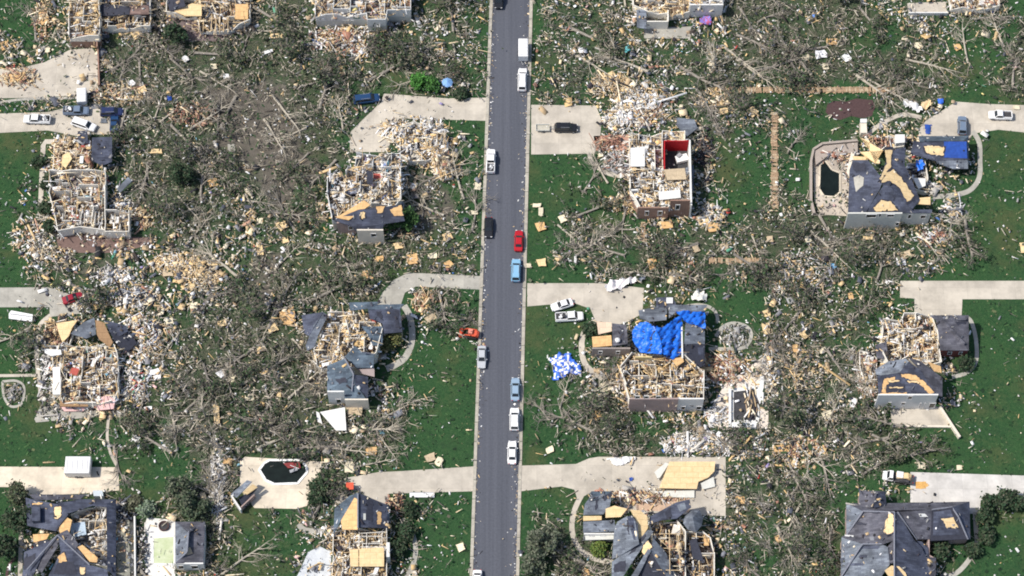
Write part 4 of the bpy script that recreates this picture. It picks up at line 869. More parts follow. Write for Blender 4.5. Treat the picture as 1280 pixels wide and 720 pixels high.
h = house('damaged_house', 'house with dark front roof, orange decking strip and open timber rooms beside the lower driveway', 450, 670)
slope(h, [(437,620,4.4),(447,616,5.6),(447,624,6.4),(426,651,5.6),(417,668,4.0),(418,636,4.0)], SLATEB)  # left plane in a lighter shingle, sunlight put into the colour
slope(h, [(443,622,6.2),(447,624,6.7),(447,662,6.2),(428,662,5.4),(426,651,5.4)], PLYO, name='bare_decking')
slope(h, [(448,616,6.6),(484,631,4.2),(484,660,4.0),(448,659,6.2)], SLATE, patches=[(FELT,[(458,624),(466,627),(466,652),(458,650)]),(PLYO,[(471,640),(476,640),(476,656),(472,656)]),(WALLG,[(454,642),(457,642),(457,650),(454,650)])])  # right plane in a darker shingle, its shade put into the colour
slope(h, [(484,630,4.2),(487,633,3.6),(487,661,3.4),(484,661,4.0)], SLATEG)
ridge(h, [(447.5,617,6.8),(447.5,660,6.5)])
ruin(h, [(416,665),(427,660),(448,660),(483,660),(483,745),(412,745),(416,690)], h=2.4, z0=1.6, base=WALLC, seed=64, heap=3.4, broken=.5, weights=dict(lumber=7,white=5,dark=1), floors=[(.66,.52,.36),(.7,.58,.42),(.6,.45,.3)], hmax=.8)
slope(h, [(437,687,4.2),(448,686,4.2),(448,708,4.1),(438,708,4.1)], PLY, name='floor_panel'); slope(h, [(449,686,4.2),(480,684,4.2),(480,708,4.1),(449,708,4.1)], PLY, name='floor_panel')
joists(h, [(449,662),(481,662),(481,684),(449,684)], 4.3, True, .75, DRYW); joists(h, [(449,664),(481,664),(481,684),(449,684)], 4.55, False, 1.5, DRYW)
mb = MB(); mb.prism([P(483,678,4),P(487,678,4),P(487,696,4),P(483,696,4)], 3.8, WALLW); mb.build('bay_window', h)

h = house('damaged_house', 'large grey-roofed house with splintered open attic under the plywood floor slab, bottom edge', 800, 680)
slope(h, [(739,614,4.2),(765,614,4.2),(758,622,5.6),(737,626,5.4)], SLATEB)
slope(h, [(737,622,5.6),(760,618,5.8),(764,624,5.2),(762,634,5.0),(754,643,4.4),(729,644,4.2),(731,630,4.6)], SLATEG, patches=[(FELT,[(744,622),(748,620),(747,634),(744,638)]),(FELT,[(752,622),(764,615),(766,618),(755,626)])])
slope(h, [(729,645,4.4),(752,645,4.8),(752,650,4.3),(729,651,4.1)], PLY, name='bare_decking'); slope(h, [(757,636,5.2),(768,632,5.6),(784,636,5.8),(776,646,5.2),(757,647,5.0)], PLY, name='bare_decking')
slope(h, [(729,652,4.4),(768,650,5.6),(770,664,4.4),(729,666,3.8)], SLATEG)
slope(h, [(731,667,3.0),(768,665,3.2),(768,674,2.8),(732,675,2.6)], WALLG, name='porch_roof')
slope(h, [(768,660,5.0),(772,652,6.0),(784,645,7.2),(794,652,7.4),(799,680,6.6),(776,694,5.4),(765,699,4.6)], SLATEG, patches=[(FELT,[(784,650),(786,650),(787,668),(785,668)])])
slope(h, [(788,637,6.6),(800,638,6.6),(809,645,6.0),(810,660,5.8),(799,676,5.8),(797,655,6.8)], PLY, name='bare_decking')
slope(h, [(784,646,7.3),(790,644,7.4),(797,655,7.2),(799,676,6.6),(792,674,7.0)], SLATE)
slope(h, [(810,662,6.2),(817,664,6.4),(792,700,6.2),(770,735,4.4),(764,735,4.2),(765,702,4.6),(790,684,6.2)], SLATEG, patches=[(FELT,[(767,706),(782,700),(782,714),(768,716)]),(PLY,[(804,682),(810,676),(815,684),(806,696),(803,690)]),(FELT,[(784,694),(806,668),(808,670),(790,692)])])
slope(h, [(795,722,4.0),(814,690,6.6),(834,722,4.0)], FELT); slope(h, [(814,690,6.7),(816,672,6.6),(832,690,5.0),(846,722,4.2),(834,722,4.2)], SLATEG)  # near-black gable colour paints in the shade on its south face
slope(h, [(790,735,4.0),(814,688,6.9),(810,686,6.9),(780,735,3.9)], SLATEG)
slope(h, [(812,646,4.4),(845,628,4.6),(862,624,4.6),(864,634,5.4),(846,648,5.8),(828,650,6.0),(812,655,5.4)], SLATE, patches=[(FELT,[(830,640),(838,634),(840,646),(834,650)]),(SLATEG,[(846,632),(856,628),(858,636),(850,640)])])
c_ = (866,650); oct_ = [(856,644),(864,637),(874,638),(879,647),(877,657),(870,665),(860,662),(854,654)]
for i in range(8):
    a_, b__ = oct_[i], oct_[(i+1)%8]; slope(h, [(c_[0],c_[1]-3,6.6),(a_[0],a_[1],4.6),(b__[0],b__[1],4.6)], SLATEG, name='turret_roof', t=.15)
ruin(h, [(812,652),(846,650),(857,664),(857,740),(846,722),(832,694),(816,672)], h=2.4, z0=2.0, base=WALLM, seed=65, heap=4, broken=.5, weights=dict(lumber=6,dark=4,white=2,shingle=3,brick=1.5), floors=[(.16,.12,.1),(.3,.22,.17),(.1,.09,.09)], hmax=1.8)
ruin(h, [(857,664),(878,664),(888,672),(893,690),(893,740),(857,740)], h=2.6, z0=.6, base=WALLM, seed=66, heap=2.4, broken=.3, weights=dict(lumber=3,dark=5,shingle=3,white=1), floors=[(.14,.11,.1),(.3,.22,.17)], hmax=.8)
joists(h, [(838,660),(858,660),(858,722),(838,722)], 5.0, False, 1.9, LUMBER); joists(h, [(815,660),(856,660),(856,722),(836,722)], 4.8, True, 1.5, LUMBER, skip=.4)
slope(h, [(880,668,2.6),(887,668,2.6),(886,682,2.2),(880,682,2.2)], PLYO, name='floor_panel')
slope(h, [(862,676,3.4),(870,672,3.6),(880,702,3.2),(866,698,3.2)], FELT, name='roof_scrap')
facade(h, 730,768,668,676, WALLW, [(736,670,742,674),(750,670,756,674)])

o = thing('plywood_deck_slab', 'big clean orange plywood floor left on its foundation above the splintered attic', 'floor deck', P(860,595,0))
slope(o, [(837,577,1.4),(894,577,1.4),(893,589,1.4),(885,597,1.4),(873,602,1.4),(871,611,1.4),(824,610,1.4)], PLY, name='plywood_floor', t=.3)
q = [P(x,y,1.05) for x,y in [(838,578),(893,578),(892,589),(884,596),(872,601),(870,609),(826,609)]]; mb = MB(); mb.prism(q, 1.0, WALLC); mb.build('foundation_wall', o)
for s_ in ([(818,614,.6),(868,613,.5),(868,622,.4),(820,621,.5)],[(876,604,.8),(892,596,.8),(894,608,.5),(878,612,.5)],[(818,590,.9),(832,578,1.1),(836,580,1.1),(823,600,.7)]): slope(o, s_, WALLG, name='wall_panel', t=.15)

h = house('damaged_house', 'nearly whole blue-grey hip-roofed house at lower right with a few bare roof patches', 1130, 680)
zE=3.6; zV=7.6
rA=(1079,639,6.0); rB=(1165,637,6.0)
slope(h, [(1058,629,zE),(1106,629,zE),(1212,627,zE),(1190,634,5.4),(1165,637,6.0),(1079,639,6.0)], SLATEW)
slope(h, [(1074,613,zE),(1107,614,zE),(1106,616,4.0),(1095,618,5.4),(1074,616,3.8)], SLATEW)
slope(h, [(1074,613,zE),(1096,617,5.6),(1091,634,5.8),(1074,636,4.4)], SLATEW)
slope(h, [(1095,617,5.6),(1107,614,zE),(1108,632,4.6),(1092,635,5.9)], SLATE)
slope(h, [(1058,629,zE),(1079,639,6.0),(1066,658,4.6),(1058,668,zE)], SLATEG)  # west planes get a lighter shingle: sunlight painted into the roof colour
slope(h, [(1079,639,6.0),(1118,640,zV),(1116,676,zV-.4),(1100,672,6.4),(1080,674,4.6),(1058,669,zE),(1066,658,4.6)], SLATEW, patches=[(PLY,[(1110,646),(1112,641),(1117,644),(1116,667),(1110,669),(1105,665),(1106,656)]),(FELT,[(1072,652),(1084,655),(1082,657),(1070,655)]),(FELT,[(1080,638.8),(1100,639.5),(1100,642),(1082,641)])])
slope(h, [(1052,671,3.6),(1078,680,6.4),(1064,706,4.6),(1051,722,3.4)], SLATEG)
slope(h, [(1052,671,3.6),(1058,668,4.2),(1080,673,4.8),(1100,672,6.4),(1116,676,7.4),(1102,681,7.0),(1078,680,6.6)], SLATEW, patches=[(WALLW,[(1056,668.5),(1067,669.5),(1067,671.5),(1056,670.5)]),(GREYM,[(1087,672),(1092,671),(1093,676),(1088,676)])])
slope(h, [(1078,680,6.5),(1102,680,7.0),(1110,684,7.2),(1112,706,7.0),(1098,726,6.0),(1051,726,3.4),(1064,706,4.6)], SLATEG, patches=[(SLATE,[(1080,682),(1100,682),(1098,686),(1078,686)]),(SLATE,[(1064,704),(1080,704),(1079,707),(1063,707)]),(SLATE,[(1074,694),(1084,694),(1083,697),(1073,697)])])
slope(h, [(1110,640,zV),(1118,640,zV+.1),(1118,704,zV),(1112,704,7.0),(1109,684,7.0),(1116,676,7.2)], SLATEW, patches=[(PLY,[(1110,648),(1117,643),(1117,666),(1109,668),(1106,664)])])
slope(h, [(1118,640,zV+.1),(1122,640,zV),(1142,674,5.4),(1152,684,4.4),(1170,722,zE),(1118,722,zV)], SLATE)  # east planes get a darker shingle: shade painted into the roof colour
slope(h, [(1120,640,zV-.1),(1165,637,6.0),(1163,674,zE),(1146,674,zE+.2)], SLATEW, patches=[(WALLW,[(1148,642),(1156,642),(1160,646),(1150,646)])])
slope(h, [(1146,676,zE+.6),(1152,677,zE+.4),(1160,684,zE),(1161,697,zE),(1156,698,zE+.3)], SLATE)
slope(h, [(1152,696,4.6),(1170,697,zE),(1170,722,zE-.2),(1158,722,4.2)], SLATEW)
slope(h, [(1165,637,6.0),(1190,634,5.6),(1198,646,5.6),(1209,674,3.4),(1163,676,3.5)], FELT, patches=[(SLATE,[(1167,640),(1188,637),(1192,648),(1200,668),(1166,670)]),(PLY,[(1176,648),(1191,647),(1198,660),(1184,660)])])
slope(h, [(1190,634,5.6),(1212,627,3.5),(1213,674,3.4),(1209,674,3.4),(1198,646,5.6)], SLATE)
ridge(h, [rA, (1118,640,zV)]); ridge(h, [(1118,640,zV+.2),(1118,722,zV+.1)]); ridge(h, [(1058,669,zE+.1),(1079,639,6.1)]); ridge(h, [(1051,722,3.5),(1078,680,6.7),(1102,680,7.2)]); ridge(h, [(1122,640,7.7),(1146,675,zE+.5)]); ridge(h, [(1165,637,6.1),(1190,634,5.7),(1198,646,5.7),(1210,674,3.6)])
slope(h, [(1112,722,6.9),(1106,713,7.2),(1114,707,7.6),(1124,708,7.5),(1132,716,6.8),(1134,722,6.4)], PLY, name='bare_decking'); slope(h, [(1111,693,7.6),(1114,692,7.6),(1115,700,7.5),(1112,700,7.5)], FELT, name='roof_vent')
uprise(h, 'outer_wall', [(1060,631),(1076,631),(1076,616),(1106,616),(1106,631),(1210,630),(1210,671),(1161,672),(1161,694),(1168,698),(1168,735),(1054,735),(1054,672),(1060,668)], 3.3, 0, WALLM, .3)

# ================================================================== VEHICLES
PAINT = {}
def paint(name, c, rough=.3):
    return mat('paint_'+name, c, rough, .04, .5, spec=.5)
def vframe(px, py, px2, py2):              # placement: centre and heading of a vehicle lying from (px,py) tail to (px2,py2) nose
    a = P(px,py,0); b_ = P(px2,py2,0); return (a+b_)/2, math.atan2(b_.y-a.y, b_.x-a.x), (b_-a).length
def loft(mb, st, m):                        # st: (x, half width, z top, z bottom)
    vs = []
    for x,w_,zt,zb in st:
        vs += [(x,-w_*.9,zb),(x,-w_,zb+.22),(x,-w_,zt-.16),(x,-w_*.86,zt),(x,w_*.86,zt),(x,w_,zt-.16),(x,w_,zb+.22),(x,w_*.9,zb)]
    fs = []
    for i in range(len(st)-1):
        for j in range(8): fs.append([i*8+j, i*8+(j+1)%8, (i+1)*8+(j+1)%8, (i+1)*8+j])
    fs.append(list(range(8))); fs.append([(len(st)-1)*8+i for i in range(8)][::-1]); mb.add(vs, [f[::-1] for f in fs], m)
def quadpanel(mb, q, m, t=.03):
    q = [Vector(a) for a in q]; n_ = (q[1]-q[0]).cross(q[3]-q[0]).normalized()*t
    v = q+[a+n_ for a in q]; mb.add(v, [[3,2,1,0],[4,5,6,7],[0,1,5,4],[1,2,6,5],[2,3,7,6],[3,0,4,7]], m)
def wheels(root, xs_, wy, r=.36):
    for x in xs_:
        for s in (-1,1):
            mb = MB(); mb.lathe((x,s*wy,r), [(r*.8,-.13),(r,-.09),(r,.09),(r*.8,.13)], TYRE, 14, 'Y'); wo = mb.build('wheel', root, local=True)
            mb = MB(); mb.lathe((x,s*(wy+.01),r), [(r*.55,-.14),(r*.5,.14)], GREYM, 10, 'Y'); mb.build('rim', wo, local=True)
def cabin(root, x0, x1, xr0, xr1, wb, wt, zb, zt, m, solid_rear=False):
    g = MB()      # pillars and roof panel
    B = [(x0,-wb,zb),(x1,-wb,zb),(x1,wb,zb),(x0,wb,zb)]; T_ = [(xr0,-wt,zt),(xr1,-wt,zt),(xr1,wt,zt),(xr0,wt,zt)]
    g.add(B+T_, [[4,5,6,7],[0,1,5,4],[1,2,6,5],[2,3,7,6],[3,0,4,7]], m)
    q = [(xr0+.05,-wt+.1,zt+.04),(xr1-.05,-wt+.1,zt+.04),(xr1-.05,wt-.1,zt+.04),(xr0+.05,wt-.1,zt+.04)]
    g.add(T_+q, [[4,5,6,7],[0,1,5,4],[1,2,6,5],[2,3,7,6],[3,0,4,7]], m)
    g.build('roof', root, local=True)
    def lerp(a,b_,t): return tuple(a[i]+(b_[i]-a[i])*t for i in range(3))
    def pane(nm, bl, br, tr, tl):
        p = MB(); e=.07
        def q_(u,v_): return lerp(lerp(bl,br,u), lerp(tl,tr,u), v_)
        quadpanel(p, [q_(e,.1),q_(1-e,.1),q_(1-e,.92),q_(e,.92)], GLASS, .025); p.build(nm, root, local=True)
    pane('windscreen', B[1],B[2],T_[2],T_[1]); 
    pane('rear_window', B[3],B[0],T_[0],T_[3])
    pane('side_window', B[0],B[1],T_[1],T_[0]); pane('side_window', B[2],B[3],T_[3],T_[2])
def lamps(root, xf, xr, w_, z):
    for s in (-1,1):
        mb = MB(); mb.box((xf,s*w_,z),(.14,.34,.18),LAMPM); mb.build('headlight', root, local=True)
        mb = MB(); mb.box((xr,s*w_,z),(.12,.26,.22),TAIL); mb.build('tail_light', root, local=True)
def car(kind, m, tail, nose, label, cat='car', group=None, L=None, load=None):
    c, rz, l_ = vframe(*tail, *nose); L = L or max(4.5, min(5.8, l_)); 
    o = thing({'pickup':'pickup_truck','sedan':'parked_car','suv':'parked_suv','van':'parked_van'}[kind], label, cat, (c.x,c.y,.07), group, rz)
    H = L/2; W_ = .93 if kind == 'sedan' else .99
    b_ = MB()
    if kind == 'sedan':
        loft(b_, [(-H,W_*.8,.75,.35),(-H+.15,W_*.93,.92,.25),(-H+.8,W_,1.0,.22),(0,W_,.98,.2),(H-1.5,W_,.95,.2),(H-.5,W_*.94,.82,.24),(H-.1,W_*.82,.68,.3),(H,W_*.7,.6,.36)], m)
        b_.build('body', o, local=True); cabin(o, -H+.75, H-1.35, -H+1.35, H-2.15, W_*.86, W_*.68, .97, 1.42, m)
    elif kind in ('suv','van'):
        loft(b_, [(-H,W_*.88,.95,.4),(-H+.12,W_*.97,1.05,.28),(0,W_,1.08,.25),(H-1.3,W_,1.06,.25),(H-.4,W_*.95,.98,.28),(H-.08,W_*.86,.85,.34),(H,W_*.78,.7,.4)], m)
        b_.build('body', o, local=True); cabin(o, -H+.08, H-1.15, -H+.45, H-1.95, W_*.88, W_*.74, 1.06, 1.75, m)
        if kind == 'suv':
            for s in (-1,1):
                r_ = MB(); r_.box((-.25,s*W_*.62,1.83),(1.9,.05,.06),GREYM); r_.build('roof_rail', o, local=True)
    else:
        loft(b_, [(-H,W_*.95,1.0,.45),(-H+.1,W_,1.05,.35),(-.4,W_,1.05,.3),(H-1.3,W_,1.1,.3),(H-.3,W_*.95,1.05,.32),(H,W_*.85,.9,.42)], m)
        b_.build('body', o, local=True); cabin(o, -.55, H-1.15, -.35, H-1.8, W_*.88, W_*.74, 1.05, 1.75, m)
        bd = MB(); bl = H-.75; cx_ = -H+.1+bl/2
        bd.box((cx_,0,1.07),(bl-.15,W_*1.45,.04),DARKF); bd.build('cargo_bed', o, local=True)
        for s in (-1,1):
            r_ = MB(); r_.box((cx_,s*W_*.84,1.18),(bl,.14,.28),m); r_.build('bed_side', o, local=True)
        r_ = MB(); r_.box((-H+.06,0,1.16),(.1,W_*1.55,.28),m); r_.build('tailgate', o, local=True)
        if load is not None:
            rr = random.Random(len(label)); ld = MB()
            for i in range(9): ld.box((cx_+rr.uniform(-.6,.6),rr.uniform(-.5,.5),1.25+.05*i),(rr.uniform(.3,.9),rr.uniform(.25,.6),rr.uniform(.1,.25)),load[i%len(load)],yaw=rr.uniform(0,3))
            lo_ = ld.build('load', o, local=True)
    wheels(o, (-H+.95, H-.95), W_-.1, .38 if kind != 'sedan' else .33); lamps(o, H-.1, -H+.04, W_*.66, .78)
    mb = MB()
    for s in (-1,1): mb.box((H-1.75,s*(W_+.1),1.02),(.14,.2,.13),m)
    for s in (-1,1):
        k = MB(); k.box((H-1.75,s*(W_+.1),1.05),(.16,.22,.14),m); k.build('wing_mirror', o, local=True)
    CLEAR.append(([(min(tail[0],nose[0])-4,min(tail[1],nose[1])-4),(max(tail[0],nose[0])+4,min(tail[1],nose[1])-4),(max(tail[0],nose[0])+4,max(tail[1],nose[1])+4),(min(tail[0],nose[0])-4,max(tail[1],nose[1])+4)], .05))
    return o
def box_trailer(tail, nose, m, label, wd=2.2, ht=2.3, ribs=5):
    c, rz, l_ = vframe(*tail,*nose); o = thing('cargo_trailer', label, 'trailer', (c.x,c.y,.07), None, rz); H = l_/2
    mb = MB(); mb.box((0,0,.55+ht/2-.2),(l_,wd,ht-.2),m)
    mb.add([( -H,-wd/2,ht+.25),(H,-wd/2,ht+.25),(H,wd/2,ht+.25),(-H,wd/2,ht+.25),(-H+.1,-wd/2+.2,ht+.34),(H-.1,-wd/2+.2,ht+.34),(H-.1,wd/2-.2,ht+.34),(-H+.1,wd/2-.2,ht+.34)], [[4,5,6,7],[0,1,5,4],[1,2,6,5],[2,3,7,6],[3,0,4,7]], m)
    mb.build('box_body', o, local=True)
    mb = MB()
    for i in range(ribs): mb.box((-H+l_*(i+.5)/ribs,0,ht+.36),(.07,wd-.4,.05),GREYM)
    mb.build('roof_ribs', o, local=True)
    mb = MB(); mb.tube((H,-.5,.5),(H+1,0,.5),.05,.05,GREYM); mb.tube((H,.5,.5),(H+1,0,.5),.05,.05,GREYM); mb.build('drawbar', o, local=True)
    mb = MB(); mb.box((-H-.03,0,.5+ht/2),(.06,wd*.9,ht*.8),mat('trailer_door_grey',(.55,.55,.55))); mb.build('rear_door', o, local=True)
    wheels(o, (-.4,.4), wd/2, .34); return o

GR = 'cars parked along the street'
def rx(y, side, off): return road_x(y,side)+(off if side == 0 else -off)
pw = paint('white',(.82,.82,.82)); pbk = paint('black',(.015,.016,.02)); psv = paint('silver',(.45,.47,.50)); pbl = paint('ice_blue',(.22,.42,.60)); prd = paint('red',(.42,.012,.02))
psb = paint('steel_blue',(.26,.36,.47)); pdb = paint('dark_blue',(.015,.05,.13)); pgb = paint('grey_blue',(.15,.20,.28)); pnv = paint('navy',(.02,.03,.09))
car('suv', pbk, (624,-12), (623,13), 'black car at the very top of the street, cut by the photo edge', group=GR)
car('suv', pw, (652.5,116), (653.5,88), 'white car parked right behind the white box trailer with brown end', group=GR)
box_trailer((654,56),(654,78), WHITE, 'white box trailer with brown end standing at the right kerb near the top', 2.1, 2.1)
o_ = MB(); 
car('pickup', pw, (613,220), (614,188), 'white pickup truck with a jumbled load in its bed at the left kerb', 'pickup truck', GR, load=[GREYM,DARKF,WHITE])
car('sedan', pbk, (611,274), (610.5,299), 'black car parked at the left kerb, across from the red car', group=GR)
car('sedan', prd, (648,316), (649,290), 'bright red car parked at the right kerb', group=GR)
car('suv', pbl, (644.5,354), (645.5,326), 'bright ice-blue car parked just below the red car', group=GR)
car('sedan', psv, (602.5,434), (602,462), 'silver-white car parked at the left kerb below the orange-red loader', group=GR)
car('sedan', psb, (644,503), (644.5,474), 'steel-blue car parked at the right kerb above two white ones', group=GR)
car('suv', pw, (643,540), (643.5,512), 'white car with a dark glass roof between the steel-blue car and another white car', group=GR)
car('sedan', pw, (640,582), (640.5,553), 'white car lowest in the line at the right kerb', group=GR)
car('sedan', pw, (597,714), (596,742), 'white car at the bottom edge of the street, mostly cut off', group=GR)
GD = 'vehicles on driveways and lawns'
car('suv', pbk, (693,162), (722,162), 'black car hitched to a small pale open trailer on a driveway', group=GD)
c, rz, l_ = vframe(670,162,687,162); o = thing('utility_trailer','small pale open utility trailer behind the black car','trailer',(c.x,c.y,.07),None,rz); H=l_/2
mb = MB(); mb.box((0,0,.55),(l_,1.5,.08),mat('worn_wood_floor',(.45,.43,.36))); mb.build('bed', o, local=True)
for s in (-1,1): mb = MB(); mb.box((0,s*.75,.78),(l_,.08,.4),WALLG); mb.build('side_rail', o, local=True)
mb = MB(); mb.box((-H,0,.75),(.08,1.5,.35),WALLG); mb.build('tailgate', o, local=True)
mb = MB(); mb.tube((H,0,.5),(H+1.1,0,.5),.06,.06,GREYM); mb.build('drawbar', o, local=True); wheels(o, (0,), .82, .3)
car('pickup', pw, (66,152), (29,151), 'white work pickup with equipment in its bed, upper left driveway', 'pickup truck', GD, load=[DARKF,WHITE,GREYM])
car('pickup', pgb, (80,141), (112,141), 'grey-blue pickup under the upright white van, upper left driveway', 'pickup truck', GD, load=[GREYM,GREYM,WHITE])
box_trailer((104,134),(104,117), WHITE, 'white box trailer standing upright between the two upper left driveways', 2.0, 2.0, 3)
car('suv', pnv, (126,143), (155,142), 'very dark navy car at the end of the upper left driveway', group=GD)
car('sedan', pdb, (143,165), (144,148), 'dark blue car against debris below the navy car', group=GD, L=4.4)
car('suv', pw, (91,153), (120,163), 'white car parked askew with black stripes, upper left driveway', group=GD)
car('suv', pdb, (442,128), (475,124), 'wet-looking blue car buried at the driveway edge under the bright green bush', group=GD)
car('sedan', pw, (716,379), (689,387), 'white car angled behind the white pickup on the lawn', group=GD)
car('pickup', pw, (694,399), (729,397), 'white pickup on the lawn by the curved path of the blue-tarped house', 'pickup truck', GD, load=[DARKF,WHITE])
car('pickup', pw, (1264,147), (1235,146), 'white pickup at the right end of the driveway of the blue-tarped roof', 'pickup truck', GD)
car('suv', pgb, (1202,168), (1202,150), 'grey-blue car parked nose-up against the dark roof with blue tarp', group=GD, L=4.6)
car('sedan', paint('crimson',(.28,.015,.03)), (84,377), (100,372), 'crushed crimson car in the rubble heap above the far left ruin', group=GD, L=4.4)
box_trailer((115,587),(84,587), WHITE, 'white box trailer with grey roof ribs on the cream lower left driveway', 3.6, 2.2, 5)
# truck with load, lower right
c, rz, l_ = vframe(1141,602,1103,596); o = thing('flatbed_truck','white flatbed truck with yellow boards on its bed, at the pale lower right driveway','truck',(c.x,c.y,.07),None,rz); H=3.1
mb = MB(); loft(mb, [(H-2.1,1.0,1.2,.4),(H-.9,1.0,1.15,.4),(H-.2,.94,1.05,.42),(H,.85,.9,.5)], pw); mb.build('cab_body', o, local=True); cabin(o, H-2.1, H-.75, H-1.95, H-1.3, .92,.8,1.15,2.0,pw)
mb = MB(); mb.box((-.95,0,.85),(4.2,2.1,.14),DARKF); mb.build('flatbed', o, local=True)
mb = MB(); mb.box((-.2,-.35,1.3),(1.3,1.3,.8),WHITE); mb.build('tool_box', o, local=True)
mb = MB()
for i in range(7): mb.box((-1.3+.1*i,-.5+.04*i,.98+.09*i),(2.4,1.2,.07),PLY,yaw=.05*(i-3))
mb.build('board_stack', o, local=True); mb = MB(); mb.box((-1.2,.65,1.1),(1.9,.6,.4),DARKF); mb.build('gear_crate', o, local=True)
wheels(o,(-1.6,H-1.0),.95,.42); lamps(o,H-.1,-3.0,.7,.85)
# orange-red loader
c, rz, l_ = vframe(572,416,598,421); o = thing('track_loader','orange-red compact loader reaching into a brush pile at the left kerb','loader',(c.x,c.y,.05),None,rz+math.pi)
for s in (-1,1):
    mb = MB(); pts=[Vector((x,s*.85-.2,z)) for x,z in ((-2.0,.1),(-.2,.1),(.0,.4),(-.3,.75),(-1.9,.75),(-2.2,.4))]; pts2=[p+Vector((0,.4,0)) for p in pts]
    mb.add(pts+pts2, [[0,1,2,3,4,5],[11,10,9,8,7,6]]+[[i,(i+1)%6,6+(i+1)%6,6+i][::-1] for i in range(6)], TYRE); mb.build('crawler_track', o, local=True)
mb = MB(); loft(mb, [(-2.3,.6,1.3,.5),(-1.9,.65,1.6,.45),(-.9,.65,1.6,.45)], BRIGHTR); mb.build('engine_housing', o, local=True)
mb = MB(); loft(mb, [(-1.0,.55,2.1,.5),(-.1,.5,2.1,.5)], mat('machine_salmon',(.70,.25,.18),.5,.1,1)); mb.build('cab', o, local=True)
for s in (-1,1): mb = MB(); mb.tube((-1.8,s*.72,1.6),(.3,s*.72,1.3),.12,.12,BRIGHTR); mb.tube((.3,s*.72,1.3),(1.1,s*.7,.5),.12,.1,BRIGHTR); mb.build('lift_arm', o, local=True)
mb = MB(); mb.add([(1.0,-1,.1),(1.9,-1,.15),(1.2,-1,.9),(1.0,1,.1),(1.9,1,.15),(1.2,1,.9)], [[0,1,4,3],[0,3,5,2],[0,2,1],[3,4,5]], BRIGHTR); mb.build('bucket', o, local=True)
# red utility cart at the dark front roof
c, rz, l_ = vframe(438,622,438,607); o = thing('utility_cart','small red utility cart at the peak of the dark front roof, lower driveway','utility cart',(c.x,c.y,.07),None,rz)
mb = MB(); loft(mb, [(-1.3,.6,.9,.35),(-.2,.65,.85,.3),(1.1,.6,.8,.3),(1.35,.5,.65,.4)], DARKF); mb.build('body', o, local=True)
mb = MB(); mb.box((.45,0,1.75),(1.5,1.5,.1),BRIGHTR); mb.build('canopy', o, local=True)
for x in (-.2,1.1):
    for s in (-1,1): mb = MB(); mb.tube((x,s*.6,.8),(x,s*.65,1.72),.04,.04,DARKF,5); mb.build('canopy_post', o, local=True)
mb = MB(); mb.box((-.9,0,.98),(.9,1.2,.3),DARKF); mb.build('cargo_box', o, local=True); wheels(o,(-.85,.85),.6,.28)

# ================================================================== LOOSE SHEETS AND TARPS
def crumple(name, label, cat, pts, z, amp, m, seed, st=.35, m2=None, kind=None):
    q = [P(x,y,0) for x,y in pts]; poly = [(p.x,p.y) for p in q]; x0,x1 = min(p.x for p in q),max(p.x for p in q); y0,y1 = min(p.y for p in q),max(p.y for p in q)
    gx = np.arange(x0,x1+st,st); gy = np.arange(y0,y1+st,st); XX,YY = np.meshgrid(gx,gy)
    ins = poly_in(XX.ravel(),YY.ravel(),poly).reshape(XX.shape); rr = np.random.default_rng(seed)
    ZZ = z+amp*(.5+.5*wnoise(XX,YY,2.2,seed))+amp*.5*rr.random(XX.shape); XX = XX+rr.normal(0,st*.18,XX.shape); YY = YY+rr.normal(0,st*.18,XX.shape)
    mb = MB(); vs = [(a,b_,c_) for a,b_,c_ in zip(XX.ravel(),YY.ravel(),ZZ.ravel())]; nx_ = len(gx); f1=[];f2=[]
    for j in range(len(gy)-1):
        for i in range(nx_-1):
            if ins[j,i] and ins[j+1,i] and ins[j,i+1] and ins[j+1,i+1]:
                (f2 if (m2 is not None and rr.random() < .35) else f1).append([j*nx_+i, j*nx_+i+1, (j+1)*nx_+i+1, (j+1)*nx_+i])
    mb.add(vs, f1, m)
    if f2:
        k=mb.mi(m2)
        for f in f2: mb.f.append(f); mb.m.append(k)
    o = mb.build(name); o.data.polygons.foreach_set('use_smooth', [True]*len(o.data.polygons)); tag(o, label, cat, kind=kind); CLEAR.append((pts,.1)); return o
crumple('crumpled_tarp','crumpled blue and white tarp lying on the lawn right of the street','tarp',[(679,444),(690,448),(698,442),(712,441),(718,450),(727,458),(727,474),(714,469),(700,476),(688,478),(692,462)],.15,.8,TARPL,3,m2=WHITE)
crumple('crumpled_sheet_metal','long white crumpled sheet metal roof across the top of a driveway','sheet metal',[(754,359),(762,352),(788,347),(806,345),(807,352),(790,357),(776,363),(758,368)],.2,.9,mat('white_pink_metal',(.72,.68,.69),.5,.12,2),4,m2=WHITE)
crumple('bunched_tarp','small bright blue bunched tarp in the courtyard of the dark-roofed house','tarp',[(1142,206),(1150,204),(1154,210),(1153,219),(1146,221),(1141,215)],1.6,.9,TARP,5,.3)
crumple('folded_tarp','dark blue tarp folded on the concrete beside the dark roof wing','tarp',[(1154,156),(1165,156),(1163,168),(1155,168)],.15,.25,TARPD,6,.3)
crumple('fabric_scrap','light blue fabric scrap at the top edge of the right driveway pile','fabric',[(1170,126),(1178,124),(1181,131),(1172,133)],.15,.6,TARPL,7,.3)
crumple('torn_tent','small purple torn tent beside the white wall near the top','tent',[(872,24),(888,22),(891,32),(884,36),(873,33)],.2,.9,PURPLE,8,.3,m2=mat('purple_red',(.4,.1,.2),.8,.2,2))
crumple('teal_sheet','small teal plastic sheet in the branches below a tan ruin','plastic sheet',[(779,60),(786,58),(789,66),(781,69)],.3,.6,TEAL,9,.3)
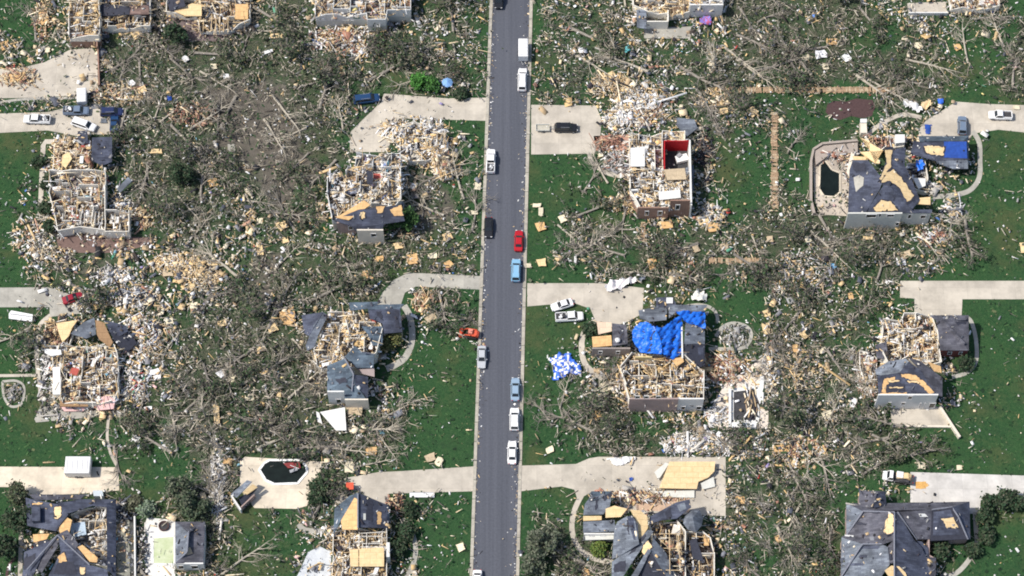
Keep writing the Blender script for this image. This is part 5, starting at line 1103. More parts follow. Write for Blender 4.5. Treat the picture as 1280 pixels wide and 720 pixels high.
crumple('blue_scrap','small sky-blue scrap among branches under the pool terrace','scrap',[(1036,331),(1044,330),(1046,337),(1038,339)],.3,.5,mat('sky_blue_cloth',(.12,.4,.68),.7,.2,2),10,.3)
crumple('white_roof_metal','white crumpled metal beside the pile of tan boards, top of the right driveway','sheet metal',[(1126,126),(1132,125),(1145,133),(1156,137),(1152,144),(1140,141),(1127,136)],.3,1.0,WHITE,12,.35)
crumple('tan_cloth_pile','tan cloth heap next to the white crumpled metal','cloth',[(1149,129),(1162,126),(1166,134),(1157,140),(1150,138)],.3,.8,LUMBER,13,.3)
crumple('blue_cloth','small dark blue cloth on the concrete left of the plywood floor slab','cloth',[(785,597),(792,597),(791,602),(785,602)],.1,.4,TARPD,14,.25)
crumple('white_cover','long white flat cover across the upper part of the lower right-hand driveway','cover',[(751,573),(795,571),(795,576),(776,584),(764,582),(762,577)],.12,.4,WHITE,15,.3)
crumple('orange_grit_spill','orange sawdust spill on the pale lower right driveway','sawdust',[(1142,602),(1158,602),(1163,606),(1158,611),(1144,611)],.075,.05,ORANGE,16,.3)
crumple('blue_bundle','blue bundle caught above the navy car debris, upper left','bundle',[(208,123),(215,121),(217,127),(210,130)],.2,.6,TARPD,17,.25)
o = thing('blown_canopy','light blue patio canopy with a white pole blown against brush near the top','canopy',P(556,102,0))
mb = MB(); c_=P(559,101,1.6); rr_=[]
for i in range(8): rr_.append(Vector((c_.x+1.25*math.cos(i*.785),c_.y+1.25*math.sin(i*.785),.9)))
for i in range(8): mb.add([c_,rr_[i],rr_[(i+1)%8],Vector((c_.x,c_.y,.8))],[[0,1,2],[3,2,1]],LBLUE)
mb.build('fabric', o); mb = MB(); mb.tube(P(542,102,.3),P(555,101,.8),.16,.12,WHITE); mb.build('pole', o)
o = thing('flat_panel','long clean white panel lying along the lower edge of a driveway','panel',P(528,619,0)); mb = MB(); mb.prism([P(512,616,.35),P(543,616,.35),P(543,621.5,.35),P(512,621.5,.35)],.25,WHITE); mb.build('panel', o); mb = MB(); mb.prism([P(512,615.2,.4),P(543,615.2,.4),P(543,615.9,.4),P(512,615.9,.4)],.35,GREYM); mb.build('rim', o)
o = thing('white_shed_roof','white tilted shed roof on the lawn at the far left edge','shed roof',P(27,396,0)); slope(o,[(11,392,1.3),(14,388,1.5),(41,393,1.5),(40,402,1.0),(11,398,.9)],WHITE,name='roof_panel'); ridge(o,[(12,392,1.45),(41,396,1.45)],GREYM,.06)
o = thing('chimney_stack','pale fallen chimney standing by the curved path of the dark-roofed house','chimney',P(1080,158,0)); mb = MB(); mb.prism([P(1076,149,2.2),P(1083,149,2.2),P(1084,166,2.0),P(1076,166,2.0)],2.1,WALLC); mb.build('shaft', o); mb = MB(); mb.prism([P(1075.5,148.5,2.5),P(1083.5,148.5,2.5),P(1083.5,153,2.5),P(1075.5,153,2.5)],.25,WHITE); mb.build('cap', o)
o = thing('garden_building','small dark-roofed garden building with a white skylight above the blue tarp','garden building',P(832,380,0)); slope(o,[(820,372,3.0),(841,371,3.0),(846,382,2.8),(836,387,2.8),(820,386,2.8)],SLATE); mb = MB(); mb.prism([P(833,372,3.3),P(841,372,3.3),P(841,379,3.3),P(833,379,3.3)],.25,WHITE); mb.build('skylight', o); uprise(o,'wall',[(822,374),(840,373),(843,383),(823,385)],2.6,0,WALLC,.2)
crumple('white_rubble_mound','white rubble mound above the blue roof corner','rubble mound',[(862,372),(870,363),(882,366),(886,377),(874,381),(863,378)],.2,1.0,WALLG,18,.35,m2=WHITE)
crumple('garage_door_wreck','mangled dark blue garage door beside the car cut by debris, left of the plywood heap','garage door',[(461,365),(470,358),(476,352),(479,356),(470,364),(463,369)],.3,.8,pdb,19,.3,m2=GREYM)
crumple('fallen_gutter_sheets','bent white and dark sheets at the brush pile beside the left driveway','metal sheets',[(511,391),(520,394),(529,398),(527,403),(517,400),(510,395)],.3,.6,WHITE,20,.3,m2=FELT)

# named landmarks for the labels
LM = [("the tan ruin at the upper left",104,30),("the dark upper left wreck",250,35),("the pale ruin at the top edge",450,20),("the tan ruin at the top",830,20),("the slab at the top right",1160,12),
 ("the maze-like roofless house",98,240),("the two-storey roofless house",455,235),("the red room",845,195),("the ruined pool terrace",1040,225),("the dark roof with blue tarps",1135,215),
 ("the stone terrace house",100,460),("the torn blue-grey roof",440,430),("the heart-shaped tarp",820,420),("the emptied narrow pool",930,505),("the white-fronted house",1140,450),
 ("the wide slate house",90,670),("the green pool",204,690),("the octagonal pool",353,590),("the house with orange decking strip",450,660),("the splintered open attic",820,680),("the plywood floor slab",860,592),("the intact hip roof",1130,670),
 ("the oval garden",917,420),("the crumpled blue tarp",705,458),("the orange-red loader",584,418),("the bright green bush",522,105),("the mulch bed",1063,136),("the ring path",917,420)]
def where(px, py):
    b_ = min(LM, key=lambda q: (q[1]-px)**2+(q[2]-py)**2); dx_, dy_ = px-b_[1], py-b_[2]; dd_ = math.hypot(dx_,dy_)
    if dd_ < 14: return 'at '+b_[0]
    a = math.degrees(math.atan2(-dy_,dx_))%360
    d_ = ['right of','upper right of','above','upper left of','left of','lower left of','below','lower right of'][int((a+22.5)//45)%8]
    return ('close ' if dd_ < 55 else 'well ' if dd_ > 110 else '')+d_+' '+b_[0]
USED = {}
def short(lb):
    for a_,b_ in ((' close ',' '),(' well ',' '),(' fallen tree pointing ',' fallen tree, '),(' lower right of ',' right of '),(' lower left of ',' left of '),(' upper right of ',' right of '),(' upper left of ',' left of '),(' fallen tree, ',' tree, '),('still standing ',''),(' in the broken rooms ',' '),(' fridge tipped over',' fridge'),(' lying ',' ')):
        if len(lb.replace('-',' ').split()) <= 15: break
        lb = lb.replace(a_,b_)
    return lb
def uniq(objs):          # break remaining ties by reading order
    groups = {}
    for o_, px, py in objs: groups.setdefault(o_['label'], []).append((px,py,o_))
    W_ = ['leftmost','second from left','third from left','fourth from left','fifth from left','sixth from left','seventh from left','eighth from left']
    for lb, g_ in groups.items():
        if len(g_) > 1:
            g_.sort(key=lambda t: t[0])
            for i,(x,y,o_) in enumerate(g_):
                if i < len(W_): o_['label'] = short(lb+', '+(W_[i] if i < len(g_)-1 or i < 2 and len(g_) > 2 else 'rightmost'))

# loose boards on the lawns: x, y, width, height in survey pixels, turn, material
PB = {'p':(PLY,'tan plywood'),'o':(PLYO,'orange plywood'),'c':(mat('cream_board',(.74,.66,.48),.85,.1,2,kind='deck'),'cream'),'w':(WHITE,'white'),'b':(PLYB,'brown weathered'),'g':(SLATEG,'grey shingled')}
BOARDS = """196 190 17 7 0 p|267 230 13 11 20 o|216 333 9 16 5 w|597 234 9 10 0 c|593 267 9 6 5 c|559 297 13 10 20 p|541 321 13 7 2 c|498 309 11 9 15 p|516 325 15 13 10 o|561 331 11 9 30 o|474 325 11 8 8 o|459 345 16 11 0 o
353 283 13 12 30 p|357 301 9 8 10 p|325 313 8 18 12 p|325 277 8 9 0 c|401 264 13 25 2 b|671 258 12 5 0 c|676 266 6 12 0 c|703 275 10 10 20 c|676 285 12 12 15 o|677 330 12 10 10 p|661 333 7 6 0 c|698 324 8 6 30 p|816 331 14 14 10 o|834 282 15 11 5 o
878 275 14 13 20 p|891 285 17 13 10 o|751 195 8 5 10 c|1085 297 16 7 8 p|1126 328 14 11 4 w|1106 325 13 11 12 b|1133 320 16 10 20 b|1190 267 14 10 12 p|1279 311 9 13 4 p|241 360 9 9 20 p|242 383 10 8 0 c|278 405 13 8 12 p|212 402 10 8 12 c
277 468 11 10 40 w|289 474 10 10 40 c|271 518 8 26 8 p|312 497 11 9 12 c|360 397 20 20 15 o|341 411 13 11 25 p|326 436 11 10 10 p|338 464 9 8 30 c|349 493 6 14 3 p|531 379 12 16 20 o|539 399 14 9 35 b|747 521 12 11 20 o|757 484 16 13 20 c
957 412 10 14 2 p|958 393 9 8 20 p|1006 419 12 10 35 p|1028 439 10 6 25 c|1005 474 26 5 42 c|1009 470 24 4 40 p|1034 520 13 10 20 c|1066 505 7 14 -25 w|994 437 8 10 10 o|1063 371 6 8 10 o|270 564 14 9 10 c|285 578 12 7 0 o|437 585 12 14 0 c
464 565 14 10 5 o|687 563 10 7 20 c|576 685 9 9 20 c|731 716 12 9 20 o|1151 583 10 9 0 c|1199 585 7 6 0 c|925 626 12 9 0 o|993 579 11 8 20 p|974 674 9 8 20 o|343 24 11 9 10 p|346 46 18 7 4 p|1031 84 8 9 15 c|1039 53 15 9 0 o
1026 69 16 12 10 w|1008 74 16 8 30 c|1058 74 12 11 30 w|1147 58 11 9 20 c|1197 60 9 9 20 o|940 141 13 12 40 p|896 128 16 12 35 o|905 140 12 9 10 p|1270 135 9 6 0 c|22 98 22 13 10 o|6 58 11 14 10 o|55 24 14 20 10 o|166 124 26 8 5 p|178 114 12 10 25 p
792 123 11 11 0 w|815 127 16 15 20 w|762 98 17 12 30 p|778 112 15 10 20 p|60 64 7 7 3 c|170 45 12 12 30 p|268 330 20 8 4 p|247 340 22 14 20 p|233 330 11 11 40 p|210 342 14 10 10 b|130 152 9 7 0 g|158 348 13 9 20 w|135 345 18 9 10 w|113 386 13 12 4 w
152 389 12 10 20 p|140 372 12 9 35 g|170 366 11 8 15 g|182 378 10 9 3 c|207 385 12 9 30 p|193 466 14 7 8 w|175 512 0 0 0 w|185 511 11 4 4 w|186 600 0 0 0 w|197 472 9 6 20 w|170 550 11 9 70 w|174 555 6 14 15 w|203 559 9 4 20 w|273 580 14 8 0 w|278 590 9 9 20 w
277 610 6 18 -10 w|272 626 7 14 12 g|291 600 0 0 0 w|530 103 0 0 0 w|538 573 14 9 20 b|549 578 11 8 60 c|1245 593 0 0 0 w|862 550 0 0 0 w|868 558 13 9 20 w|884 551 12 8 50 w|905 560 14 8 25 w|850 563 9 9 5 w|898 545 11 6 60 w|915 556 11 8 10 c
940 557 18 3 2 c|975 562 20 9 8 o|1010 300 9 9 12 c|1005 345 10 8 25 b|962 300 9 9 0 b|905 310 11 9 10 b|870 312 10 9 20 b|540 110 8 5 10 w|336 66 14 4 20 w|345 110 0 0 0 w|283 97 8 7 10 w|268 85 9 8 10 c|232 75 8 8 40 w|165 105 9 9 40 w|138 84 8 8 10 c"""
objs = []
for tok in BOARDS.replace('\n','|').split('|'):
    x,y,w_,h_,an,k = tok.split(); x,y,w_,h_,an = map(float,(x,y,w_,h_,an))
    if w_ == 0: continue
    m_,nm = PB[k]; c = P(x,y,0); sx = w_*.167; sy = h_*.187; rr = random.Random(int(x*7+y))
    o = thing('loose_plank' if min(sx,sy) < 1.1 else 'plywood_sheet' if k in 'poc' else 'scrap_sheet', '', 'board' if min(sx,sy) < 1.1 else 'panel', c, 'loose boards and panels on the ground', R(an))
    mb = MB(); zc = .35+rr.uniform(0,.3); tl = rr.uniform(-.12,.12); n_ = rr.randint(5,8)
    pts = []
    for (u,v_) in ((-1,-1),(0,-1),(1,-1),(1,0),(1,1),(0,1),(-1,1),(-1,0)):      # torn outline
        f = rr.uniform(.72,1.05); pts.append(Vector((u*sx/2*f, v_*sy/2*rr.uniform(.75,1.05), zc+u*tl)))
    mb.prism(pts, .09, m_); mb.build('face_sheet', o, local=True)
    mb = MB()
    for i in range(2): mb.box((rr.uniform(-.3,.3)*sx, (i-.5)*sy*.5, zc-.14),(sx*.8,.09,.09),LUMBER)
    mb.build('batten', o, local=True)
    o['label'] = ('large ' if sx*sy > 6.5 else 'small ' if sx*sy < 2.2 else '')+nm+' '+('strip' if max(sx,sy) > 2.2*min(sx,sy) else 'sheet')+' lying '+where(x,y)
    objs.append((o,x,y))
uniq(objs)

# fallen fences
objs = []
for a,b_,wpx,lb in [((884,113),(984,113),9,'fallen tan board fence lying flat across the back lots, upper centre'),((986,113),(1118,113),9,'pale fallen board fence lying above the mulch bed'),((968,141),(968,266),9,'long fallen board fence running down beside the ruined pool terrace'),((886,326),(962,327),8,'fallen brown fence lying right of the small orange panels'),((804,278),(804,303),6,'short fallen fence length hanging under the brown brick front')]:
    o = thing('fallen_fence', lb, 'fence', P((a[0]+b_[0])/2,(a[1]+b_[1])/2,0), 'fallen garden fences'); A = P(*a,0); B = P(*b_,0); L_ = (B-A).length; d = (B-A).normalized(); nn = Vector((-d.y,d.x,0)); wdt = wpx*.18
    rr = random.Random(int(a[0])); mb = MB(); k = int(L_/.32)
    for i in range(k):
        if rr.random() < .12: continue
        c = A+d*(i+.5)*.32; mb.box((c.x+nn.x*rr.uniform(-.15,.15), c.y+nn.y*rr.uniform(-.15,.15), .22+rr.uniform(-.05,.06)), (.27, wdt*rr.uniform(.8,1.1), .05), WOODF if rr.random() < .7 else PLYB, yaw=math.atan2(d.y,d.x)+rr.gauss(0,.05))
    mb.build('board_panel', o)
    mb = MB(); mb.box((A+d*L_/2+nn*wdt*.3+Vector((0,0,.3))),(L_*.96,.1,.07),WOODF,yaw=math.atan2(d.y,d.x)); mb.build('rail', o)
    mb = MB(); mb.box((A+d*L_/2-nn*wdt*.3+Vector((0,0,.3))),(L_*.9,.1,.07),WOODF,yaw=math.atan2(d.y,d.x)); mb.build('rail', o)
    CLEAR.append(([(a[0]-3,a[1]-3),(b_[0]+3,a[1]-3),(b_[0]+3,b_[1]+3),(a[0]-3,b_[1]+3)], .25))

# ================================================================== TREES
def branchy(rr, mb, p, d, L, r, depth, m, tips, flat):
    k = 3 if depth > 0 else 2; q = p.copy(); dd_ = d.copy(); pts = [q.copy()]
    for i in range(k):
        dd_ = (dd_+Vector((rr.gauss(0,.16),rr.gauss(0,.16),rr.gauss(0,.10)))).normalized(); q2 = q+dd_*L/k
        if q2.z < .05: q2.z = .05+rr.random()*.1
        r0 = r*(1-.28*i); r1 = r*(1-.28*(i+1)); mb.tube(q, q2, r0, r1, m, 5 if depth > 1 else 3); q = q2; pts.append(q.copy())
    if depth <= 0: tips.append(q); return
    for i in range({3:7,2:5,1:4}[depth]):
        t = rr.uniform(.25,1)*k; j = min(int(t),k-1); s_ = pts[j].lerp(pts[j+1], t-j)
        sp = rr.uniform(.35,1.0); ax = Vector((rr.gauss(0,1),rr.gauss(0,1),rr.gauss(0,.5 if flat else 1))).normalized(); ch = (dd_+ax*sp).normalized()
        branchy(rr, mb, s_, ch, L*rr.uniform(.38,.62), r*rr.uniform(.32,.5), depth-1, m, tips, flat)
def leaf_mesh(name, parent, tips, rr, per, size, spread, pal):
    n_ = len(tips)*per; g = np.random.default_rng(rr.randint(0,9999)); T_ = np.repeat(np.array([tuple(t) for t in tips]), per, 0)+g.normal(0,spread,(n_,3))
    T_[:,2] = np.maximum(T_[:,2], .08); c_ = np.array(pal)[g.integers(0,len(pal),n_)]*g.uniform(.7,1.35,(n_,1))
    o_ = bits(name, T_[:,0],T_[:,1],T_[:,2], g.uniform(.5,1.4,n_)*size, g.uniform(.4,1,n_)*size, np.full(n_,.01), g.uniform(0,6.28,n_), g.normal(0,.6,n_), c_, None, LEAFM, quad=True, roll=g.normal(0,.6,n_))
    o_.parent = parent; return o_
def lying_tree(seed, leafy, m):
    rr = random.Random(seed); o = thing('fallen_tree','','fallen tree',(0,0,0)); L_ = rr.uniform(6.5,10); r = rr.uniform(.24,.38)
    mb = MB(); q = Vector((0,0,r+.05)); d = Vector((1,0,0)); n_ = 5; pts=[q.copy()]
    for i in range(n_):
        d = (d+Vector((0,rr.gauss(0,.07),rr.gauss(0.02,.03)))).normalized(); q2 = q+d*L_/n_; mb.tube(q,q2,r*(1-.12*i),r*(1-.12*(i+1)),m,7); q=q2; pts.append(q.copy())
    mb.build('trunk', o, local=True)
    mb = MB(); tips=[]
    for i in range(rr.randint(6,9)):
        t = rr.uniform(2.2,n_); j=min(int(t),n_-1); s_=pts[j].lerp(pts[j+1],t-j); a=rr.uniform(.25,1.15)*rr.choice((-1,1))
        branchy(rr, mb, s_, Vector((math.cos(a),math.sin(a),rr.uniform(-.05,.55))).normalized(), rr.uniform(2.2,4.2), r*.42, 2, m, tips, True)
    branchy(rr, mb, pts[-1], Vector((1,0,.1)).normalized(), 3, r*.4, 2, m, tips, True)
    mb.build('branches', o, local=True)
    if rr.random() < .5:      # root plate
        k = MB()
        for i in range(9): a=rr.uniform(0,6.28); k.tube((0,0,.5),(-.3-rr.random()*.4,math.cos(a)*rr.uniform(.6,1.2),.6+math.sin(a)*rr.uniform(.3,.8)),.12,.04,BARK,4)
        k.build('roots', o, local=True)
    if leafy: leaf_mesh('foliage', o, tips[::2], rr, leafy, .42, .4, PAL['leaf'])
    return o
def standing_tree(seed, leafy, m, ht=5.0, pal=None, name='storm_stripped_tree', cat='tree', size=.5, rad=3.2):
    rr = random.Random(seed); o = thing(name,'',cat,(0,0,0)); mb = MB(); q = Vector((0,0,-.1)); pts=[q.copy()]; d=Vector((0,0,1)); r=.24
    for i in range(4):
        d=(d+Vector((rr.gauss(0,.08),rr.gauss(0,.08),0))).normalized(); q2=q+d*ht/4; mb.tube(q,q2,r*(1-.15*i),r*(1-.15*(i+1)),m,7); q=q2; pts.append(q.copy())
    mb.build('trunk', o, local=True); mb = MB(); tips=[]
    for i in range(rr.randint(9,12)):
        t=rr.uniform(1,4); j=min(int(t),3); s_=pts[j].lerp(pts[j+1],t-j); a=rr.uniform(0,6.28)
        branchy(rr, mb, s_, Vector((math.cos(a),math.sin(a),rr.uniform(.2,1.2))).normalized(), rr.uniform(.7,1.15)*rad, .11, 2, m, tips, False)
    mb.build('limbs', o, local=True)
    if leafy: leaf_mesh('foliage', o, tips, rr, leafy, size, .4, pal or PAL['leaf'])
    return o
def copy_tree(o):
    c = o.copy(); COL.objects.link(c)
    for ch in o.children: d = ch.copy(); COL.objects.link(d); d.parent = c
    return c
GREENP = [(.03,.075,.022),(.045,.10,.03),(.06,.13,.04),(.025,.055,.02)]
lying = [(lying_tree(100+i, (0,0,4,0,5,0,2,0,4,0)[i], (BARK,BARKP,BARK,BARKP,BARK,TWIG,BARK,BARKP,TWIG,BARK)[i]), ('bare grey','bare pale','leafy grey','bare pale','leafy dark','bare dark','leafy grey','bare pale','leafy dark','bare grey')[i]) for i in range(10)]
upright = [(standing_tree(200+i, (0,1,0,2)[i], (BARKP,BARK,BARK,TWIG)[i]), ('bare pale','thin-leaved grey','bare grey','ragged dark')[i]) for i in range(4)]
used = set(); objs = []
def put(proto, lk, px, py, ang, sc, kindw):
    if proto.name in used: o = copy_tree(proto)
    else: used.add(proto.name); o = proto
    o.location = P(px,py,0); o.rotation_euler = (0,0,ang); o.scale = (sc,sc,sc)
    if kindw == 'fallen':
        a = math.degrees(ang)%360; d_ = ['right','upper right','up','upper left','left','lower left','down','lower right'][int((a+22.5)//45)%8]
        o['label'] = ('big ' if sc > 1.12 else 'small ' if sc < .82 else '')+lk+' fallen tree pointing '+d_+', '+where(px,py); o['group'] = 'trees blown down by the storm'
    else:
        o['label'] = ('big ' if sc > 1.12 else 'small ' if sc < .82 else '')+lk+' tree still standing '+where(px,py); o['group'] = 'storm-stripped trees still standing'
    objs.append((o,px,py))
rr = random.Random(5)
HAND = [(330,150,-65,1.1,1),(375,110,20,1.0,0),(340,120,-60,1.2,1),(565,215,200,1.1,0),(580,250,100,1.1,1),(555,270,150,1,1),(590,290,80,1,0),(530,235,40,1,3),(556,392,-20,.6,0),(574,398,160,.6,1),(585,380,-80,.6,0),
 (478,524,25,.75,1),(496,508,20,.6,3),(470,540,-60,.8,1),(700,512,70,.75,1),(690,532,120,.75,0),(720,500,20,1,1),(740,540,150,1.1,0),(1030,540,60,1,1),(1000,500,100,1.1,0),(1085,520,80,1,1),(1110,548,190,1,0),
 (905,60,-50,1.1,1),(920,75,-48,1.1,1),(1070,95,-40,1.1,3),(1085,100,-42,1,1),(1105,90,-30,1,0),(215,75,-45,1.1,0),(250,90,-40,1,1),(385,440,-50,1,0),(400,470,20,1,1),(360,500,40,1,1),(330,520,70,1,0),
 (760,230,110,.9,1),(730,240,60,.8,0),(750,300,200,1,0),(720,320,30,.9,1),(780,320,160,.9,0),(1210,80,90,1,1),(1265,110,80,1.1,0),(1255,60,100,1,1)]
for x,y,a,s,k in HAND: p,lk = lying[k if k < 4 else 0]; put(p,lk,x,y,R(a),s,'fallen')
pts_ = [(h_[0],h_[1]) for h_ in HAND]; tries = 0
while len(pts_) < 235 and tries < 30000:
    tries += 1; x,y = rr.uniform(-8,1288), rr.uniform(-8,728); d_ = dens(np.array([x]),np.array([y]))[0]
    if rr.random() > (d_[3]-.25)*1.25: continue
    if not keepmask(np.array([x]),np.array([y]),np.array([.5]))[0]: continue
    if road_x(y,0)-44 < x < road_x(y,1)+36: continue
    if min((x-a)**2+(y-b_)**2 for a,b_ in pts_) < 21**2: continue
    ring = [keepmask(np.array([x+20*math.cos(k_*.785)]),np.array([y+20*math.sin(k_*.785)]),np.array([.35]))[0] for k_ in range(8)]
    up_ok = all(ring)
    if sum(ring) < 5: continue
    pts_.append((x,y)); ang = rr.gauss(-.7,1.1) if rr.random() < .6 else rr.uniform(0,6.28)
    # keep the crown off the paving and roofs: try a few headings
    def clear_way(an, sc_):
        for t_ in (22,38,54,70,84):
            for l_ in ((0,) if t_ < 30 else (-16,0,16)):
                ex = x+sc_*(t_*math.cos(an)-l_*math.sin(an)); ey = y-sc_*(t_*math.sin(an)+l_*math.cos(an))*.9
                if road_x(ey,0)-5 < ex < road_x(ey,1)+5: return False
                if l_ == 0 and not keepmask(np.array([ex]),np.array([ey]),np.array([.5]))[0]: return False
        return True
    sc0 = rr.uniform(.7,1.12); ok = False
    for an in [ang+k_*.785 for k_ in (0,1,-1,2,-2,3,-3,4)]:
        if clear_way(an, sc0): ang = an; ok = True; break
    if not ok:
        sc0 = .6
        for an in [ang+k_*.785 for k_ in (0,1,-1,2,-2,3,-3,4)]:
            if clear_way(an, sc0): ang = an; ok = True; break
    if not ok: pts_.pop(); continue
    if not up_ok or rr.random() < .82: p,lk = lying[rr.randint(0,9)]; put(p,lk,x,y,ang,sc0,'fallen')
    else: p,lk = upright[rr.randint(0,3)]; put(p,lk,x,y,rr.uniform(0,6.28),rr.uniform(.7,1.1),'standing')
uniq(objs)
for o_,_,_ in objs: o_['label'] = short(o_['label'])
def bush(px, py, r_, pal, label, seed, ht=None, name='garden_bush', n_=260, cat='bush'):
    r_ *= .86; o = standing_tree(seed, 9 if r_ > 3 else 6, BARK, ht or r_*.9, pal, name, cat, .42, r_*.75); o.location = P(px,py,0); tag(o, label, cat); return o
bush(680,690,4.0,[(.10,.12,.08),(.14,.15,.11),(.06,.08,.05)],'large grey-green ragged tree on the lawn left of the curved path, bottom edge',301,4,'lawn_tree',cat='tree')
bush(665,705,2.8,[(.10,.12,.08),(.14,.15,.11),(.06,.08,.05)],'smaller grey-green tree against the right kerb at the bottom edge',302,3,'lawn_tree',cat='tree')
bush(498,288,3.2,GREENP,'dense dark green tree under the dark roof corner of the two-storey ruin',303,4,'garden_tree',cat='tree')
bush(509,283,2.4,GREENP,'dark green tree right beside the dense one at the two-storey ruin',304,3.4,'garden_tree',cat='tree')
bush(524,106,1.9,[(.05,.16,.03),(.07,.20,.04)],'bright green bush at the edge of the driveway near the blue canopy',305); bush(540,111,1.5,[(.05,.14,.03),(.04,.10,.03)],'small bright green bush right of the brighter one near the blue canopy',306)
bush(488,428,2.4,[(.13,.14,.05),(.17,.16,.07),(.08,.10,.04)],'olive yellow round bush inside the curved path of the blue-grey roof',307,1.6)
bush(747,688,1.4,[(.10,.16,.04),(.16,.20,.05)],'yellow-green bush below the grey porch roof, inside the curved path',308)
bush(22,625,2.6,[(.08,.10,.05),(.05,.07,.04),(.12,.12,.08)],'grey-green tree at the lower left driveway corner',309,4,'garden_tree',cat='tree')
bush(183,636,1.8,[(.16,.22,.14),(.22,.27,.2)],'pale green round bush above the white pool terrace',310,1.2); bush(168,632,2.0,[(.12,.12,.08),(.09,.10,.06)],'brownish bush left of the pale green one',311,1.2)
bush(232,622,3.6,[(.06,.09,.05),(.09,.11,.07),(.12,.13,.09)],'dark grey-green tree on the lawn above the small pool house',312,4.5,'lawn_tree',cat='tree'); bush(250,640,3.0,[(.06,.09,.05),(.09,.11,.07)],'dark tree beside the debris line right of the pool house roof',313,4,'lawn_tree',cat='tree')
for i,(x,y,r_,lb) in enumerate([(1236,632,2.2,'dark green bush at the lower corner of the pale lower right driveway'),(1252,628,2.4,'dark green bush along the lower right driveway, middle of three'),(1270,630,2.2,'dark green bush along the lower right driveway, at the photo edge'),(1230,650,2.0,'dark green bush between the footpath and lawn right of the intact roof'),(1232,672,1.6,'low dark green bush below the others, right of the intact roof'),
   (1175,690,1.8,'dark green bush in the yard corner under the slate wing'),(1215,690,1.5,'dark green bush by the footpath below the slate wing'),(508,668,1.8,'dark green bush inside the curved path at the dark front roof'),(512,640,1.6,'brown-green bush at the top of the curved path'),(497,690,1.8,'dark bush lower inside the curved path'),
   (400,610,1.8,'dark green bush between the pool deck and driveway'),(398,625,1.6,'dark green bush at the lower right of the cream pool deck'),(1205,458,1.6,'dark green bush inside the path right of the white-fronted house'),(1200,212,1.6,'dark green bush at the tan triangle panel'),(736,655,1.5,'dark green bush inside the lower curved path'),(738,415,1.3,'dark green bush inside the path left of the orange board deck'),
   (60,232,1.2,'dark green shrub by the white path and maze-like ruin'),(57,262,1.2,'dark green shrub at the bottom bend of the white path'),(62,285,1.3,'dark green shrub below the white path bend'),(50,205,1.0,'dark green shrub along the upper white path'),(228,225,3.0,'dark green tree among branches right of the maze-like ruin'),(222,50,2.6,'dark tree in front of the mauve slab, upper left'),(20,655,3.0,'dark green tree in the lower left corner yard'),(8,690,2.6,'green tree at the lower left photo edge'),(575,120,1.1,'dark green clump above the driveway by the street')]):
    bush(x,y,r_,[(.02,.045,.022),(.03,.06,.03),(.045,.07,.035),(.06,.07,.045)],lb,330+i,None if r_ < 2.5 else 3.5)

# ================================================================== UNCOUNTABLE DEBRIS
def scatter(N, ch, power=1.0, margin=50, thin=1.0):
    px = RNG.uniform(-margin,1280+margin,N); py = RNG.uniform(-margin,720+margin,N); d_ = dens(px,py)[:,ch]
    clump = np.clip(.58+.55*wnoise(px,py,48,19)+.6*wnoise(px,py,34,ch+20)+.65*wnoise(px,py,13,ch+30)+.35*wnoise(px,py,6,ch+40), .04, 2.2)
    k = RNG.random(N) < np.clip(d_**power*clump*thin,0,1); px,py = px[k],py[k]; k = keepmask(px,py,RNG.random(len(px))); px,py = px[k],py[k]; x,y = Pn(px,py); return px,py,x,y
def flow(px,py,n_,spread):  return -.75+.8*wnoise(px,py,160,77)+RNG.normal(0,spread,n_)
# planks and studs
px,py,x,y = scatter(74000,0,1.1); n_=len(x); L=RNG.gamma(1.9,.40,n_)+.2; yaw=flow(px,py,n_,.9)
bits('broken_lumber',x,y,.12+RNG.random(n_)**2*.9,L,RNG.choice([.08,.1,.14,.24],n_),np.full(n_,.07),yaw,RNG.normal(0,.13,n_),pick(dict(lumber=7,grey=1.6,white=.7,branch=1.5),n_),'broken planks and studs strewn across the whole neighbourhood')
# splintered sheets
px,py,x,y = scatter(30000,0,1.6,thin=.75); n_=len(x)
bits('sheathing_scraps',x,y,.15+RNG.random(n_)*.8,RNG.gamma(2,.32,n_)+.25,RNG.gamma(2,.22,n_)+.2,np.full(n_,.04),flow(px,py,n_,1.2),RNG.normal(0,.25,n_),pick(dict(lumber=6,shingle=1.6,grey=1.4,brick=.7,white=1.4,color=.25),n_),'torn scraps of sheathing and roofing scattered over lawns',roll=RNG.normal(0,.25,n_))
# insulation, drywall, paper
px,py,x,y = scatter(80000,1,1.1); n_=len(x)
bits('drywall_crumbs',x,y,.08+RNG.random(n_)**2*.8,RNG.gamma(1.5,.18,n_)+.12,RNG.gamma(1.5,.12,n_)+.09,np.full(n_,.06),RNG.uniform(0,6.28,n_),RNG.normal(0,.2,n_),pick(dict(white=6,grey=1.5,lumber=1.2,color=.3),n_),'white and grey crumbs of drywall and insulation everywhere',roll=RNG.normal(0,.2,n_))
# shingles
px,py,x,y = scatter(22000,2,1.0); n_=len(x)
bits('loose_shingles',x,y,.08+RNG.random(n_)*.6,RNG.gamma(2,.22,n_)+.2,RNG.gamma(2,.15,n_)+.15,np.full(n_,.03),RNG.uniform(0,6.28,n_),RNG.normal(0,.25,n_),pick(dict(shingle=6,dark=2,color=.3),n_),'dark loose roof shingles lying among the wreckage',roll=RNG.normal(0,.2,n_))
# twigs and limbs
px,py,x,y = scatter(130000,3,1.25); n_=len(x); L=RNG.gamma(2.1,.38,n_)+.2
bits('torn_branches',x,y,.15+RNG.random(n_)*1.1,L,RNG.choice([.05,.07,.1,.15],n_),RNG.choice([.05,.08],n_),flow(px,py,n_,1.3),RNG.normal(0,.22,n_),pick(dict(branch=1),n_),'tangled torn branches and twigs over the ground')
